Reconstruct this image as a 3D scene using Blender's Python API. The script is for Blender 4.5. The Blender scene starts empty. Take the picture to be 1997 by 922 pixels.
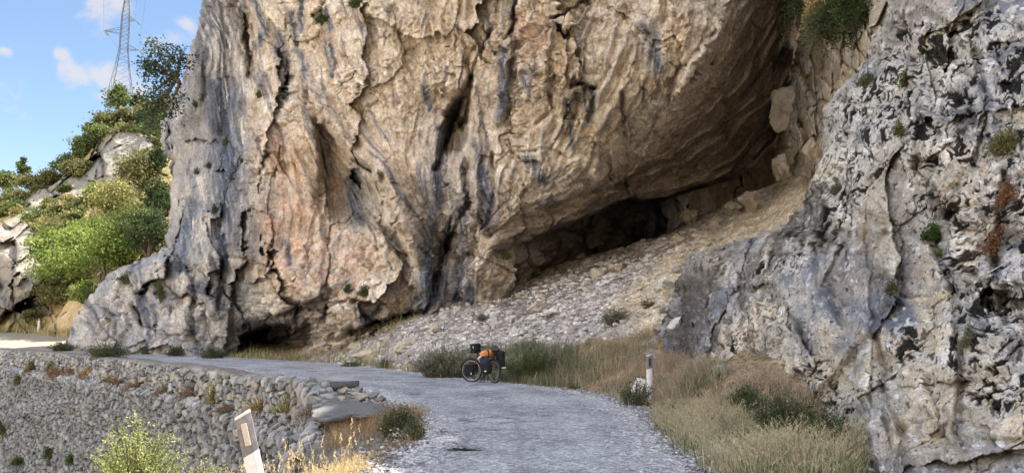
import bpy, math, random
import numpy as np
from mathutils import Vector, Matrix, Euler
C = bpy.context.scene.collection
SC = bpy.context.scene
rnd = random.Random(7)
rng = np.random.default_rng(7)
R = math.radians

# ------------------------------------------------------------------ camera
F = 1480.0; CX = 998.5; CY = 461.0; HOR = 640.0; EYE = 1.6
PITCH = math.atan((HOR - CY) / F)
cam = bpy.data.objects.new('camera', bpy.data.cameras.new('camera')); C.objects.link(cam)
cam.location = (0, 0, EYE); cam.rotation_euler = (math.pi/2 + PITCH, 0, 0)
cam.data.sensor_width = 36; cam.data.lens = 36 * F / 1997; cam.data.clip_end = 3000; cam.data.clip_start = 0.05
SC.camera = cam
SP, CP = math.sin(PITCH), math.cos(PITCH)
def ray(px, py):
    a = (np.asarray(px, float) - CX) / F; b = (CY - np.asarray(py, float)) / F
    return a, CP - b*SP, SP + b*CP
def W(px, py, Y):
    """world point on the sight line of a photo pixel at forward distance Y"""
    dx, dy, dz = ray(px, py)
    Y = np.asarray(Y, float)
    x, y, z = np.broadcast_arrays(dx/dy*Y, Y + 0*dx, EYE + dz/dy*Y)
    return np.stack([x, y, z], -1)
def proj(P):
    x, y, z = P[..., 0], P[..., 1], P[..., 2] - EYE
    f = y*CP + z*SP; u = -y*SP + z*CP
    f = np.maximum(f, 1e-3)
    return CX + F*x/f, CY - F*u/f

# ------------------------------------------------------------------ light
SUN_EL, SUN_AZ = 57.0, 62.0           # azimuth clockwise from +Y (towards +X)
w = bpy.data.worlds.new('World'); SC.world = w; w.use_nodes = True
SKY_STRENGTH = 0.068
sun = bpy.data.objects.new('sun', bpy.data.lights.new('sun', 'SUN')); C.objects.link(sun)
sun.data.energy = 5.0; sun.data.angle = R(0.53); sun.data.color = (1.0, 0.93, 0.82)
sd = Vector((math.sin(R(SUN_AZ))*math.cos(R(SUN_EL)), math.cos(R(SUN_AZ))*math.cos(R(SUN_EL)), math.sin(R(SUN_EL))))
sun.rotation_euler = sd.to_track_quat('Z', 'Y').to_euler()
SC.view_settings.view_transform = 'Standard'; SC.view_settings.look = 'None'
SC.view_settings.exposure = 1.72; SC.view_settings.gamma = 1
SC.view_settings.use_curve_mapping = False
def world_nodes():
    nt = w.node_tree; nt.nodes.clear(); N = nt.nodes.new; L = nt.links.new
    out = N('ShaderNodeOutputWorld'); bg = N('ShaderNodeBackground'); L(bg.outputs[0], out.inputs[0])
    bg.inputs[1].default_value = SKY_STRENGTH
    sky = N('ShaderNodeTexSky'); sky.sky_type = 'NISHITA'; sky.sun_disc = False
    sky.sun_elevation = R(SUN_EL); sky.sun_rotation = R(SUN_AZ)
    sky.air_density = 1.0; sky.dust_density = 0.3; sky.ozone_density = 1.2
    tc = N('ShaderNodeTexCoord')
    nz = N('ShaderNodeTexNoise'); nz.inputs['Scale'].default_value = 16; nz.inputs['Detail'].default_value = 7
    nz.inputs['Roughness'].default_value = 0.62; nz.inputs['Distortion'].default_value = 0.5
    L(tc.outputs['Generated'], nz.inputs['Vector'])
    acc = None
    for (px, py, rw, rh, rot) in [(px, py, rw*1.25, rh*1.25, rot) for (px, py, rw, rh, rot) in [(196, 14, 34, 40, 0), (150, 143, 42, 17, -18), (215, 155, 62, 24, -6), (338, 78, 34, 27, 0), (365, 46, 24, 20, 0),
                             (195, 188, 20, 11, 0), (118, 106, 13, 13, 0), (8, 100, 12, 8, 0), (270, 178, 30, 22, 0), (-300, 120, 140, 60, 0), (-520, 260, 160, 50, 0)]]:
        c = Vector(W(px, py, 1.0)) - Vector((0, 0, EYE)); c.normalize()
        rt = Vector((c.y, -c.x, 0)).normalized(); up = rt.cross(c).normalized()
        ca, sa = math.cos(R(rot)), math.sin(R(rot))
        ex = (rt*ca + up*sa) * (F/rw); ey = (up*ca - rt*sa) * (F/rh)
        d1 = N('ShaderNodeVectorMath'); d1.operation = 'DOT_PRODUCT'; L(tc.outputs['Generated'], d1.inputs[0]); d1.inputs[1].default_value = ex
        d2 = N('ShaderNodeVectorMath'); d2.operation = 'DOT_PRODUCT'; L(tc.outputs['Generated'], d2.inputs[0]); d2.inputs[1].default_value = ey
        d3 = N('ShaderNodeVectorMath'); d3.operation = 'DOT_PRODUCT'; L(tc.outputs['Generated'], d3.inputs[0]); d3.inputs[1].default_value = c
        cb = N('ShaderNodeCombineXYZ')
        for i, (d, e) in enumerate(((d1, c.dot(ex)), (d2, c.dot(ey)))):
            m = N('ShaderNodeMath'); m.operation = 'SUBTRACT'; L(d.outputs['Value'], m.inputs[0]); m.inputs[1].default_value = e
            L(m.outputs[0], cb.inputs[i])
        m = N('ShaderNodeMath'); m.operation = 'LESS_THAN'; L(d3.outputs['Value'], m.inputs[0]); m.inputs[1].default_value = 0.5
        m2 = N('ShaderNodeMath'); m2.operation = 'MULTIPLY'; L(m.outputs[0], m2.inputs[0]); m2.inputs[1].default_value = 50
        L(m2.outputs[0], cb.inputs[2])
        ln = N('ShaderNodeVectorMath'); ln.operation = 'LENGTH'; L(cb.outputs[0], ln.inputs[0])
        s = N('ShaderNodeMath'); s.operation = 'SUBTRACT'; s.inputs[0].default_value = 1.0; L(ln.outputs['Value'], s.inputs[1])
        if acc is None: acc = s
        else:
            mx = N('ShaderNodeMath'); mx.operation = 'MAXIMUM'; L(acc.outputs[0], mx.inputs[0]); L(s.outputs[0], mx.inputs[1]); acc = mx
    nn = N('ShaderNodeMath'); nn.operation = 'SUBTRACT'; L(nz.outputs['Fac'], nn.inputs[0]); nn.inputs[1].default_value = 0.52
    n2 = N('ShaderNodeMath'); n2.operation = 'MULTIPLY'; L(nn.outputs[0], n2.inputs[0]); n2.inputs[1].default_value = 4.2
    ad = N('ShaderNodeMath'); ad.operation = 'ADD'; L(acc.outputs[0], ad.inputs[0]); L(n2.outputs[0], ad.inputs[1])
    mr = N('ShaderNodeMapRange'); mr.interpolation_type = 'SMOOTHSTEP'; L(ad.outputs[0], mr.inputs['Value'])
    mr.inputs['From Min'].default_value = 0.0; mr.inputs['From Max'].default_value = 0.95; mr.inputs['To Max'].default_value = 0.8
    mix = N('ShaderNodeMix'); mix.data_type = 'RGBA'; L(mr.outputs[0], mix.inputs['Factor'])
    L(sky.outputs[0], mix.inputs['A']); mix.inputs['B'].default_value = (3.7, 3.6, 3.7, 1)
    # added unseen bright cloud behind the camera, fill light for the shaded cliff
    n3 = N('ShaderNodeTexNoise'); n3.inputs['Scale'].default_value = 2.6; n3.inputs['Detail'].default_value = 7; L(tc.outputs['Generated'], n3.inputs['Vector'])
    r3 = N('ShaderNodeMapRange'); r3.interpolation_type = 'SMOOTHSTEP'; L(n3.outputs['Fac'], r3.inputs['Value']); r3.inputs['From Min'].default_value = .36; r3.inputs['From Max'].default_value = .58
    sx = N('ShaderNodeSeparateXYZ'); L(tc.outputs['Generated'], sx.inputs[0])
    r4 = N('ShaderNodeMapRange'); r4.interpolation_type = 'SMOOTHSTEP'; L(sx.outputs['Y'], r4.inputs['Value']); r4.inputs['From Min'].default_value = .05; r4.inputs['From Max'].default_value = -.4
    m4 = N('ShaderNodeMath'); m4.operation = 'MULTIPLY'; L(r3.outputs[0], m4.inputs[0]); L(r4.outputs[0], m4.inputs[1])
    mix2 = N('ShaderNodeMix'); mix2.data_type = 'RGBA'; L(m4.outputs[0], mix2.inputs['Factor']); L(mix.outputs['Result'], mix2.inputs['A']); mix2.inputs['B'].default_value = (16.5, 17.4, 19.8, 1)
    L(mix2.outputs['Result'], bg.inputs[0])
world_nodes()

# ------------------------------------------------------------------ noise
def _h(ix, iy, iz, seed):
    with np.errstate(over='ignore'):
        h = (ix.astype(np.int64).astype(np.uint32)*np.uint32(374761393) + iy.astype(np.int64).astype(np.uint32)*np.uint32(668265263)
             + iz.astype(np.int64).astype(np.uint32)*np.uint32(2246822519) + np.uint32(seed*3266489917 & 0xffffffff))
        h ^= h >> np.uint32(13); h *= np.uint32(1274126177); h ^= h >> np.uint32(16); h *= np.uint32(2654435761); h ^= h >> np.uint32(15)
    return h
GR = np.array([[1,1,0],[-1,1,0],[1,-1,0],[-1,-1,0],[1,0,1],[-1,0,1],[1,0,-1],[-1,0,-1],[0,1,1],[0,-1,1],[0,1,-1],[0,-1,-1],[1,1,0],[-1,1,0],[0,-1,1],[0,-1,-1]], np.float32)
def perlin(P, seed=0):
    sh = P.shape[:-1]; P = P.reshape(-1, 3).astype(np.float32)
    i = np.floor(P); f = P - i; u = f*f*f*(f*(f*6-15)+10); i = i.astype(np.int32)
    out = np.zeros(len(P), np.float32)
    for dx in (0, 1):
        wx = u[:, 0] if dx else 1-u[:, 0]
        for dy in (0, 1):
            wy = u[:, 1] if dy else 1-u[:, 1]
            for dz in (0, 1):
                wz = u[:, 2] if dz else 1-u[:, 2]
                g = GR[_h(i[:, 0]+dx, i[:, 1]+dy, i[:, 2]+dz, seed) & np.uint32(15)]
                out += wx*wy*wz*(g[:, 0]*(f[:, 0]-dx) + g[:, 1]*(f[:, 1]-dy) + g[:, 2]*(f[:, 2]-dz))
    return out.reshape(sh)
def fbm(P, freq=1.0, oct=5, seed=0, gain=0.5, ridged=False, stretch=(1, 1, 1)):
    P = P*np.array(stretch)*freq; a = 1.0; s = 0.0; t = 0
    for o in range(oct):
        n = perlin(P + o*17.3, seed+o)
        if ridged: n = 1 - 2.6*np.abs(n)
        s = s + a*n; t += a; a *= gain; P = P*2.03
    return s/t
def facets(P, size, seed=0, tilt=1.0, stretch=(1, 1, 1)):
    """cracked blocks: every Voronoi cell is a tilted flat facet; returns height, edge distance, cell random"""
    sh = P.shape[:-1]; Q = (P.reshape(-1, 3)*np.array(stretch)/size).astype(np.float32)
    i = np.floor(Q).astype(np.int32); n = len(Q)
    d1 = np.full(n, 9., np.float32); d2 = np.full(n, 9., np.float32); hh = np.zeros(n, np.uint32); off = np.zeros((n, 3), np.float32)
    for dx in (-1, 0, 1):
        for dy in (-1, 0, 1):
            for dz in (-1, 0, 1):
                a, b, c = i[:, 0]+dx, i[:, 1]+dy, i[:, 2]+dz
                h = _h(a, b, c, seed)
                v = np.stack([a + (h & 1023)/1023., b + ((h >> 10) & 1023)/1023., c + ((h >> 20) & 1023)/1023.], -1).astype(np.float32) - Q
                d = np.sqrt((v*v).sum(-1))
                m = d < d1
                d2 = np.where(m, d1, np.minimum(d2, d)); d1 = np.where(m, d, d1)
                hh = np.where(m, h, hh); off[m] = v[m]
    g = np.stack([((hh >> 3) & 255)/255. - .5, ((hh >> 11) & 255)/255. - .5, ((hh >> 19) & 255)/255. - .5], -1)
    r = ((hh >> 5) & 4095)/4095.
    ht = r - 0.5 + tilt*(g*off).sum(-1)*2
    return ht.reshape(sh), (d2-d1).reshape(sh), r.reshape(sh)
def sstep(a, b, x):
    t = np.clip((x-a)/(b-a), 0, 1); return t*t*(3-2*t)
def interp(x, pts):
    xs, ys = zip(*pts); return np.interp(x, xs, ys)
def rbf(pts, c=40.0):
    pts = np.array(pts, float); X = pts[:, :2]; v = pts[:, 2]; n = len(X)
    A = np.sqrt(((X[:, None]-X[None])**2).sum(-1) + c*c); A = np.block([[A, np.ones((n, 1))], [np.ones((1, n)), np.zeros((1, 1))]])
    s = np.linalg.solve(A, np.append(v, 0))
    def f(x, y):
        x = np.asarray(x, float); o = np.full(np.broadcast(x, y).shape, s[-1])
        for k in range(n): o = o + s[k]*np.sqrt((x-X[k, 0])**2 + (y-X[k, 1])**2 + c*c)
        return o
    return f
def segdist(x, y, pl):
    """distance to a polyline and the fraction along it"""
    best = np.full(np.shape(x), 1e9); fr = np.zeros(np.shape(x)); n = len(pl)-1
    for k in range(n):
        (x0, y0), (x1, y1) = pl[k][:2], pl[k+1][:2]
        dx, dy = x1-x0, y1-y0; t = np.clip(((x-x0)*dx + (y-y0)*dy)/(dx*dx+dy*dy+1e-9), 0, 1)
        d = np.hypot(x-x0-t*dx, y-y0-t*dy); m = d < best
        best = np.where(m, d, best); fr = np.where(m, (k+t)/n, fr)
    return best, fr
def inpoly(x, y, poly):
    r = np.zeros(np.shape(x), bool); n = len(poly); j = n-1
    for i in range(n):
        xi, yi = poly[i]; xj, yj = poly[j]
        r ^= ((yi > y) != (yj > y)) & (x < (xj-xi)*(y-yi)/(yj-yi+1e-12)+xi); j = i
    return r
def polymask(x, y, poly, soft=12):
    """1 inside the polygon, fading over 'soft' across its edge"""
    d, _ = segdist(x, y, list(poly)+[poly[0]]); s = np.where(inpoly(x, y, poly), d, -d)
    return sstep(-soft, soft, s)

def box1(A, r, ax):
    A = np.moveaxis(A, ax, 0); n = len(A); p = np.concatenate([np.repeat(A[:1], r, 0), A, np.repeat(A[-1:], r, 0)], 0)
    c = np.concatenate([np.zeros_like(p[:1]), np.cumsum(p, 0)], 0); return np.moveaxis((c[2*r+1:2*r+1+n]-c[:n])/(2*r+1), 0, ax)
def push(P, h, r=12):
    """move a grid of points outwards along the normal of its smoothed surface"""
    S = P
    for _ in range(2): S = box1(box1(S, r, 0), r, 1)
    n = np.cross(np.gradient(S, axis=1), np.gradient(S, axis=0)); n /= np.linalg.norm(n, axis=-1, keepdims=True)+1e-12
    n *= np.sign((n*(np.array([0, 0, EYE])-P)).sum(-1, keepdims=True)); return P + n*h[..., None]
# ------------------------------------------------------------------ mesh + object helpers
def mesh_np(name, V, faces, col=None, smooth=True, mats=None, midx=None):
    """faces: list of int arrays (n,3) / (n,4)"""
    me = bpy.data.meshes.new(name); V = np.asarray(V, np.float32).reshape(-1, 3)
    if not isinstance(faces, (list, tuple)): faces = [faces]
    idx = np.concatenate([f.reshape(-1) for f in faces]).astype(np.int32)
    cnt = np.concatenate([np.full(len(f), f.shape[1]) for f in faces]); st = np.concatenate([[0], np.cumsum(cnt)[:-1]]).astype(np.int32)
    me.vertices.add(len(V)); me.vertices.foreach_set('co', V.ravel())
    me.loops.add(len(idx)); me.loops.foreach_set('vertex_index', idx)
    me.polygons.add(len(cnt)); me.polygons.foreach_set('loop_start', st)
    me.polygons.foreach_set('use_smooth', np.full(len(cnt), smooth))
    if midx is not None: me.polygons.foreach_set('material_index', midx.astype(np.int32))
    me.update(calc_edges=True)
    if col is not None:
        col = np.asarray(col, np.float32).reshape(-1, col.shape[-1])
        if col.shape[1] == 3: col = np.concatenate([col, np.ones((len(col), 1), np.float32)], 1)
        a = me.color_attributes.new('Col', 'FLOAT_COLOR', 'POINT'); a.data.foreach_set('color', np.clip(col, 0, 1).ravel())
    for m in (mats or []): me.materials.append(m)
    return me
def gridfaces(n, m, flip=False):
    i = np.arange(n*m).reshape(n, m)
    q = np.stack([i[:-1, :-1], i[:-1, 1:], i[1:, 1:], i[1:, :-1]], -1).reshape(-1, 4)
    return q[:, ::-1] if flip else q
def link(name, me, parent=None, loc=None):
    o = bpy.data.objects.new(name, me); C.objects.link(o)
    if parent is not None: o.parent = parent
    if loc is not None: o.location = loc
    return o
def tag(o, label=None, cat=None, group=None, kind=None):
    if label: o['label'] = label
    if cat: o['category'] = cat
    if group: o['group'] = group
    if kind: o['kind'] = kind
    return o
def empty(name, loc=(0, 0, 0), rot=(0, 0, 0)):
    o = bpy.data.objects.new(name, None); C.objects.link(o); o.location = loc; o.rotation_euler = rot; o.empty_display_size = 0.2
    return o
class MB:
    """collects boxes, bars and tubes for ONE mesh"""
    def __init__(s): s.v = []; s.f = []; s.m = []; s.cur = 0
    def raw(s, vs, fs):
        b = len(s.v); s.v += [tuple(v) for v in vs]; s.f += [tuple(i+b for i in f) for f in fs]; s.m += [s.cur]*len(fs)
    def box(s, c, h, M=None, bev=0.0):
        pts = []
        for z in (-1, 1):
            for x, y in ((-1, -1), (1, -1), (1, 1), (-1, 1)): pts.append(Vector((x*h[0], y*h[1], z*h[2])))
        if M is not None: pts = [M @ p for p in pts]
        s.raw([Vector(c)+p for p in pts], [(3, 2, 1, 0), (4, 5, 6, 7), (0, 1, 5, 4), (1, 2, 6, 5), (2, 3, 7, 6), (3, 0, 4, 7)])
    def tube(s, pts, r, n=8, caps=True):
        pts = [Vector(p) for p in pts]; rs = r if isinstance(r, (list, tuple)) else [r]*len(pts); rings = []
        prev = None
        for i, p in enumerate(pts):
            t = (pts[min(i+1, len(pts)-1)] - pts[max(i-1, 0)]).normalized()
            a = prev if prev is not None else (Vector((0, 0, 1)) if abs(t.z) < .9 else Vector((1, 0, 0)))
            x = (a - t*a.dot(t)).normalized(); y = t.cross(x); prev = x
            rings.append([p + (x*math.cos(2*math.pi*k/n) + y*math.sin(2*math.pi*k/n))*rs[i] for k in range(n)])
        vs = [v for rg in rings for v in rg]; fs = []
        for i in range(len(rings)-1):
            for k in range(n): fs.append((i*n+k, i*n+(k+1) % n, (i+1)*n+(k+1) % n, (i+1)*n+k))
        if caps: fs.append(tuple(reversed(range(n)))); fs.append(tuple((len(rings)-1)*n+k for k in range(n)))
        s.raw(vs, fs)
    def torus(s, c, R_, r, ax=None, n=40, k=8, sy=1.0):
        M = ax or Matrix.Identity(3); vs = []; fs = []
        for i in range(n):
            a = 2*math.pi*i/n
            for j in range(k):
                b = 2*math.pi*j/k
                vs.append(Vector(c) + M @ Vector(((R_+r*math.cos(b))*math.cos(a), r*sy*math.sin(b), (R_+r*math.cos(b))*math.sin(a))))
        for i in range(n):
            for j in range(k): fs.append((i*k+j, i*k+(j+1) % k, ((i+1) % n)*k+(j+1) % k, ((i+1) % n)*k+j))
        s.raw(vs, fs)
    def blob(s, c, h, M=None, p=2.6, nu=20, nv=12, wob=0.0, seed=0):
        """rounded, slightly lumpy bag shape (superellipsoid)"""
        vs = []; fs = []; r = random.Random(seed); ph = [r.uniform(0, 6) for _ in range(6)]
        def sp(x, e): return math.copysign(abs(x)**e, x)
        e = 2/p
        for j in range(nv+1):
            v = -math.pi/2 + math.pi*j/nv
            for i in range(nu):
                u = 2*math.pi*i/nu
                q = Vector((sp(math.cos(v), e)*sp(math.cos(u), e), sp(math.cos(v), e)*sp(math.sin(u), e), sp(math.sin(v), e)))
                k = 1 + wob*(math.sin(q.x*4+ph[0])*math.sin(q.z*5+ph[1]) + .6*math.sin(q.y*6+ph[2]+q.z*7) + .4*math.sin(q.x*11+ph[3]+q.z*9))
                q = Vector((q.x*h[0]*k, q.y*h[1]*k, q.z*h[2]*k))
                vs.append(Vector(c) + (M @ q if M is not None else q))
        for j in range(nv):
            for i in range(nu): fs.append((j*nu+i, j*nu+(i+1) % nu, (j+1)*nu+(i+1) % nu, (j+1)*nu+i))
        s.raw(vs, fs)
    def build(s, name, mats, parent=None, loc=None, smooth=False, bevel=0.0):
        me = bpy.data.meshes.new(name); me.from_pydata(s.v, [], s.f); me.update()
        for m in (mats if isinstance(mats, (list, tuple)) else [mats]): me.materials.append(m)
        me.polygons.foreach_set('material_index', s.m); me.polygons.foreach_set('use_smooth', [smooth]*len(s.f))
        o = link(name, me, parent, loc)
        if bevel:
            b = o.modifiers.new('bevel', 'BEVEL'); b.width = bevel; b.segments = 2; b.limit_method = 'ANGLE'
        return o

# ------------------------------------------------------------------ materials
def mat_vcol(name, fine=30.0, var=0.35, bump=0.5, bscale=14.0, rough=0.92, bdist=0.05, crack=0.0, lines=0.0, speck=0.0):
    m = bpy.data.materials.new(name); m.use_nodes = True; nt = m.node_tree; N = nt.nodes.new; L = nt.links.new
    b = nt.nodes['Principled BSDF']; b.inputs['Roughness'].default_value = rough; b.inputs['Specular IOR Level'].default_value = 0.04
    at = N('ShaderNodeAttribute'); at.attribute_name = 'Col'; tc = N('ShaderNodeTexCoord')
    n1 = N('ShaderNodeTexNoise'); n1.inputs['Scale'].default_value = fine; n1.inputs['Detail'].default_value = 8; n1.inputs['Roughness'].default_value = .7
    L(tc.outputs['Object'], n1.inputs['Vector'])
    mr = N('ShaderNodeMapRange'); L(n1.outputs['Fac'], mr.inputs['Value']); mr.inputs['From Min'].default_value = .28; mr.inputs['From Max'].default_value = .72
    mr.inputs['To Min'].default_value = 1-var; mr.inputs['To Max'].default_value = 1+var
    mx = N('ShaderNodeVectorMath'); mx.operation = 'SCALE'; L(at.outputs['Color'], mx.inputs[0]); L(mr.outputs[0], mx.inputs['Scale'])
    nb = N('ShaderNodeTexNoise'); nb.inputs['Scale'].default_value = fine*.3; nb.inputs['Detail'].default_value = 9; nb.inputs['Roughness'].default_value = .72; nb.inputs['Distortion'].default_value = .6
    L(tc.outputs['Object'], nb.inputs['Vector'])
    mb_ = N('ShaderNodeMapRange'); L(nb.outputs['Fac'], mb_.inputs['Value']); mb_.inputs['From Min'].default_value = .33; mb_.inputs['From Max'].default_value = .67
    mb_.inputs['To Min'].default_value = 1-var*.8; mb_.inputs['To Max'].default_value = 1+var*.8
    my = N('ShaderNodeVectorMath'); my.operation = 'SCALE'; L(mx.outputs[0], my.inputs[0]); L(mb_.outputs[0], my.inputs['Scale'])
    hs = N('ShaderNodeHueSaturation'); L(my.outputs[0], hs.inputs['Color']); sr_ = N('ShaderNodeMapRange'); L(nb.outputs['Color'], sr_.inputs['Value']); sr_.inputs['From Min'].default_value = .35; sr_.inputs['From Max'].default_value = .65
    sr_.inputs['To Min'].default_value = .75; sr_.inputs['To Max'].default_value = 1.4; L(sr_.outputs[0], hs.inputs['Saturation'])
    last = hs.outputs[0]
    if speck > 0:
        for sc_, amt in ((speck, .45), (speck*.45, .22)):
            vs = N('ShaderNodeTexVoronoi'); vs.inputs['Scale'].default_value = sc_; L(tc.outputs['Object'], vs.inputs['Vector'])
            rs = N('ShaderNodeMapRange'); L(vs.outputs['Color'], rs.inputs['Value']); rs.inputs['To Min'].default_value = 1-amt; rs.inputs['To Max'].default_value = 1+amt
            ms = N('ShaderNodeVectorMath'); ms.operation = 'SCALE'; L(last, ms.inputs[0]); L(rs.outputs[0], ms.inputs['Scale']); last = ms.outputs[0]
    if lines > 0:
        vd = N('ShaderNodeTexVoronoi'); vd.feature = 'DISTANCE_TO_EDGE'; vd.inputs['Scale'].default_value = fine*.16
        wd = N('ShaderNodeVectorMath'); wd.operation = 'MULTIPLY_ADD'; L(nb.outputs['Color'], wd.inputs[0]); wd.inputs[1].default_value = (2.2/fine*2.4,)*3; L(tc.outputs['Object'], wd.inputs[2]); L(wd.outputs[0], vd.inputs['Vector'])
        rd = N('ShaderNodeMapRange'); L(vd.outputs['Distance'], rd.inputs['Value']); rd.inputs['From Max'].default_value = .05; rd.inputs['To Min'].default_value = 1-lines
        gate = N('ShaderNodeMapRange'); L(n1.outputs['Fac'], gate.inputs['Value']); gate.inputs['From Min'].default_value = .45; gate.inputs['From Max'].default_value = .6
        mxx = N('ShaderNodeMath'); mxx.operation = 'MAXIMUM'; L(rd.outputs[0], mxx.inputs[0]); L(gate.outputs[0], mxx.inputs[1])
        ml = N('ShaderNodeVectorMath'); ml.operation = 'SCALE'; L(last, ml.inputs[0]); L(mxx.outputs[0], ml.inputs['Scale']); last = ml.outputs[0]
    L(last, b.inputs['Base Color'])
    n2 = N('ShaderNodeTexNoise'); n2.inputs['Scale'].default_value = bscale; n2.inputs['Detail'].default_value = 10; n2.inputs['Roughness'].default_value = .68
    L(tc.outputs['Object'], n2.inputs['Vector'])
    h = n2.outputs['Fac']
    if crack > 0:
        vo = N('ShaderNodeTexVoronoi'); vo.feature = 'DISTANCE_TO_EDGE'; vo.inputs['Scale'].default_value = bscale*.45
        wv = N('ShaderNodeVectorMath'); wv.operation = 'MULTIPLY_ADD'; L(n1.outputs['Color'], wv.inputs[0]); wv.inputs[1].default_value = (.25,)*3; L(tc.outputs['Object'], wv.inputs[2])
        L(wv.outputs[0], vo.inputs['Vector'])
        r = N('ShaderNodeMapRange'); L(vo.outputs['Distance'], r.inputs['Value']); r.inputs['From Max'].default_value = .12; r.inputs['To Max'].default_value = crack
        ad = N('ShaderNodeMath'); ad.operation = 'ADD'; L(h, ad.inputs[0]); L(r.outputs[0], ad.inputs[1]); h = ad.outputs[0]
    bp = N('ShaderNodeBump'); bp.inputs['Strength'].default_value = bump; bp.inputs['Distance'].default_value = bdist
    L(h, bp.inputs['Height']); L(bp.outputs[0], b.inputs['Normal'])
    return m
def mat_leaf(name, trans=0.35):
    m = bpy.data.materials.new(name); m.use_nodes = True; nt = m.node_tree; N = nt.nodes.new; L = nt.links.new
    b = nt.nodes['Principled BSDF']; b.inputs['Roughness'].default_value = .6; b.inputs['Specular IOR Level'].default_value = .3
    at = N('ShaderNodeAttribute'); at.attribute_name = 'Col'; L(at.outputs['Color'], b.inputs['Base Color'])
    tl = N('ShaderNodeBsdfTranslucent'); L(at.outputs['Color'], tl.inputs[0])
    mx = N('ShaderNodeMixShader'); mx.inputs[0].default_value = trans; L(b.outputs[0], mx.inputs[1]); L(tl.outputs[0], mx.inputs[2])
    L(mx.outputs[0], nt.nodes['Material Output'].inputs[0])
    return m
def mat_plain(name, col, rough=.6, metal=0.0, var=.25, scale=25., bump=.15):
    m = bpy.data.materials.new(name); m.use_nodes = True; nt = m.node_tree; N = nt.nodes.new; L = nt.links.new
    b = nt.nodes['Principled BSDF']; b.inputs['Roughness'].default_value = rough; b.inputs['Metallic'].default_value = metal
    tc = N('ShaderNodeTexCoord'); n = N('ShaderNodeTexNoise'); n.inputs['Scale'].default_value = scale; n.inputs['Detail'].default_value = 6
    L(tc.outputs['Object'], n.inputs['Vector'])
    r = N('ShaderNodeValToRGB'); L(n.outputs['Fac'], r.inputs[0])
    r.color_ramp.elements[0].position = .3; r.color_ramp.elements[1].position = .7
    r.color_ramp.elements[0].color = tuple(c*(1-var) for c in col)+(1,); r.color_ramp.elements[1].color = tuple(min(1, c*(1+var)) for c in col)+(1,)
    L(r.outputs[0], b.inputs['Base Color'])
    bp = N('ShaderNodeBump'); bp.inputs['Strength'].default_value = bump; bp.inputs['Distance'].default_value = .01; L(n.outputs['Fac'], bp.inputs['Height']); L(bp.outputs[0], b.inputs['Normal'])
    return m
M_CLIFF = mat_vcol('limestone_cliff', fine=9, var=.40, bump=1.0, bscale=4.5, bdist=.22, crack=0, lines=.3)
M_NEARROCK = mat_vcol('pitted_limestone', fine=30, var=.42, bump=1.0, bscale=18, bdist=.06, crack=0, lines=.3)
M_FAR = mat_vcol('far_rock', fine=2.5, var=.3, bump=.8, bscale=1.6, bdist=.5)
M_GROUND = mat_vcol('stony_ground', fine=34, var=.4, bump=.9, bscale=22, bdist=.05, speck=16)
M_WALL = mat_vcol('rubble_stone', fine=22, var=.28, bump=.7, bscale=16, bdist=.03)
M_ROCK = mat_vcol('loose_limestone', fine=26, var=.25, bump=.6, bscale=18, bdist=.03)
M_LEAF = mat_leaf('leaves'); M_GRASS = mat_leaf('dry_grass', .3)
M_BARK = mat_plain('bark', (.12, .09, .07), .9)

def mixc(a, b, t):
    t = np.asarray(t)[..., None]; return a*(1-t) + np.asarray(b)*t
# ------------------------------------------------------------------ main cliff
def bil(G, x0, y0, st, px, py):
    h, w_ = G.shape; fx = np.clip((px-x0)/st, 0, w_-1.001); fy = np.clip((py-y0)/st, 0, h-1.001)
    i = fx.astype(int); j = fy.astype(int); u = fx-i; v = fy-j
    return G[j, i]*(1-u)*(1-v) + G[j, i+1]*u*(1-v) + G[j+1, i]*(1-u)*v + G[j+1, i+1]*u*v
def lic(seed, blob=3.0, length=60, x0=100, y0=-60, x1=1660, y1=740, st=2.0, dirs=None):
    xs = np.arange(x0, x1, st); ys = np.arange(y0, y1, st); X, Y = np.meshgrid(xs, ys)
    P = np.stack([X/blob, Y/blob, 0*X], -1); Nz = perlin(P, seed) + .5*perlin(P*.45, seed+3)
    c = np.zeros(X.shape); s = np.zeros(X.shape)
    for (a, b, dx, dy) in dirs:
        th = math.atan2(dy, dx)*2; wt = 1/((X-a)**2 + (Y-b)**2 + 900)**1.5
        c += wt*math.cos(th); s += wt*math.sin(th)
    wob = perlin(np.stack([X/70, Y/90, 0*X+9], -1), seed+7)*.7
    th = np.arctan2(s, c)/2 + wob
    DX, DY = np.cos(th), np.sin(th)
    acc = Nz.copy(); n = 1.0
    for sg in (1, -1):
        px, py = X.copy(), Y.copy(); lx, ly = DX*sg, DY*sg
        for k in range(int(length/4)):
            px = px + lx*4; py = py + ly*4
            dx = bil(DX, x0, y0, st, px, py); dy = bil(DY, x0, y0, st, px, py)
            f = np.sign(dx*lx + dy*ly); f[f == 0] = 1; lx, ly = dx*f, dy*f
            acc += bil(Nz, x0, y0, st, px, py)*(1-k*4/length*.7); n += (1-k*4/length*.7)**2
    acc /= math.sqrt(n); acc /= acc.std()
    return lambda px, py: bil(acc, x0, y0, st, px, py)
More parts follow.
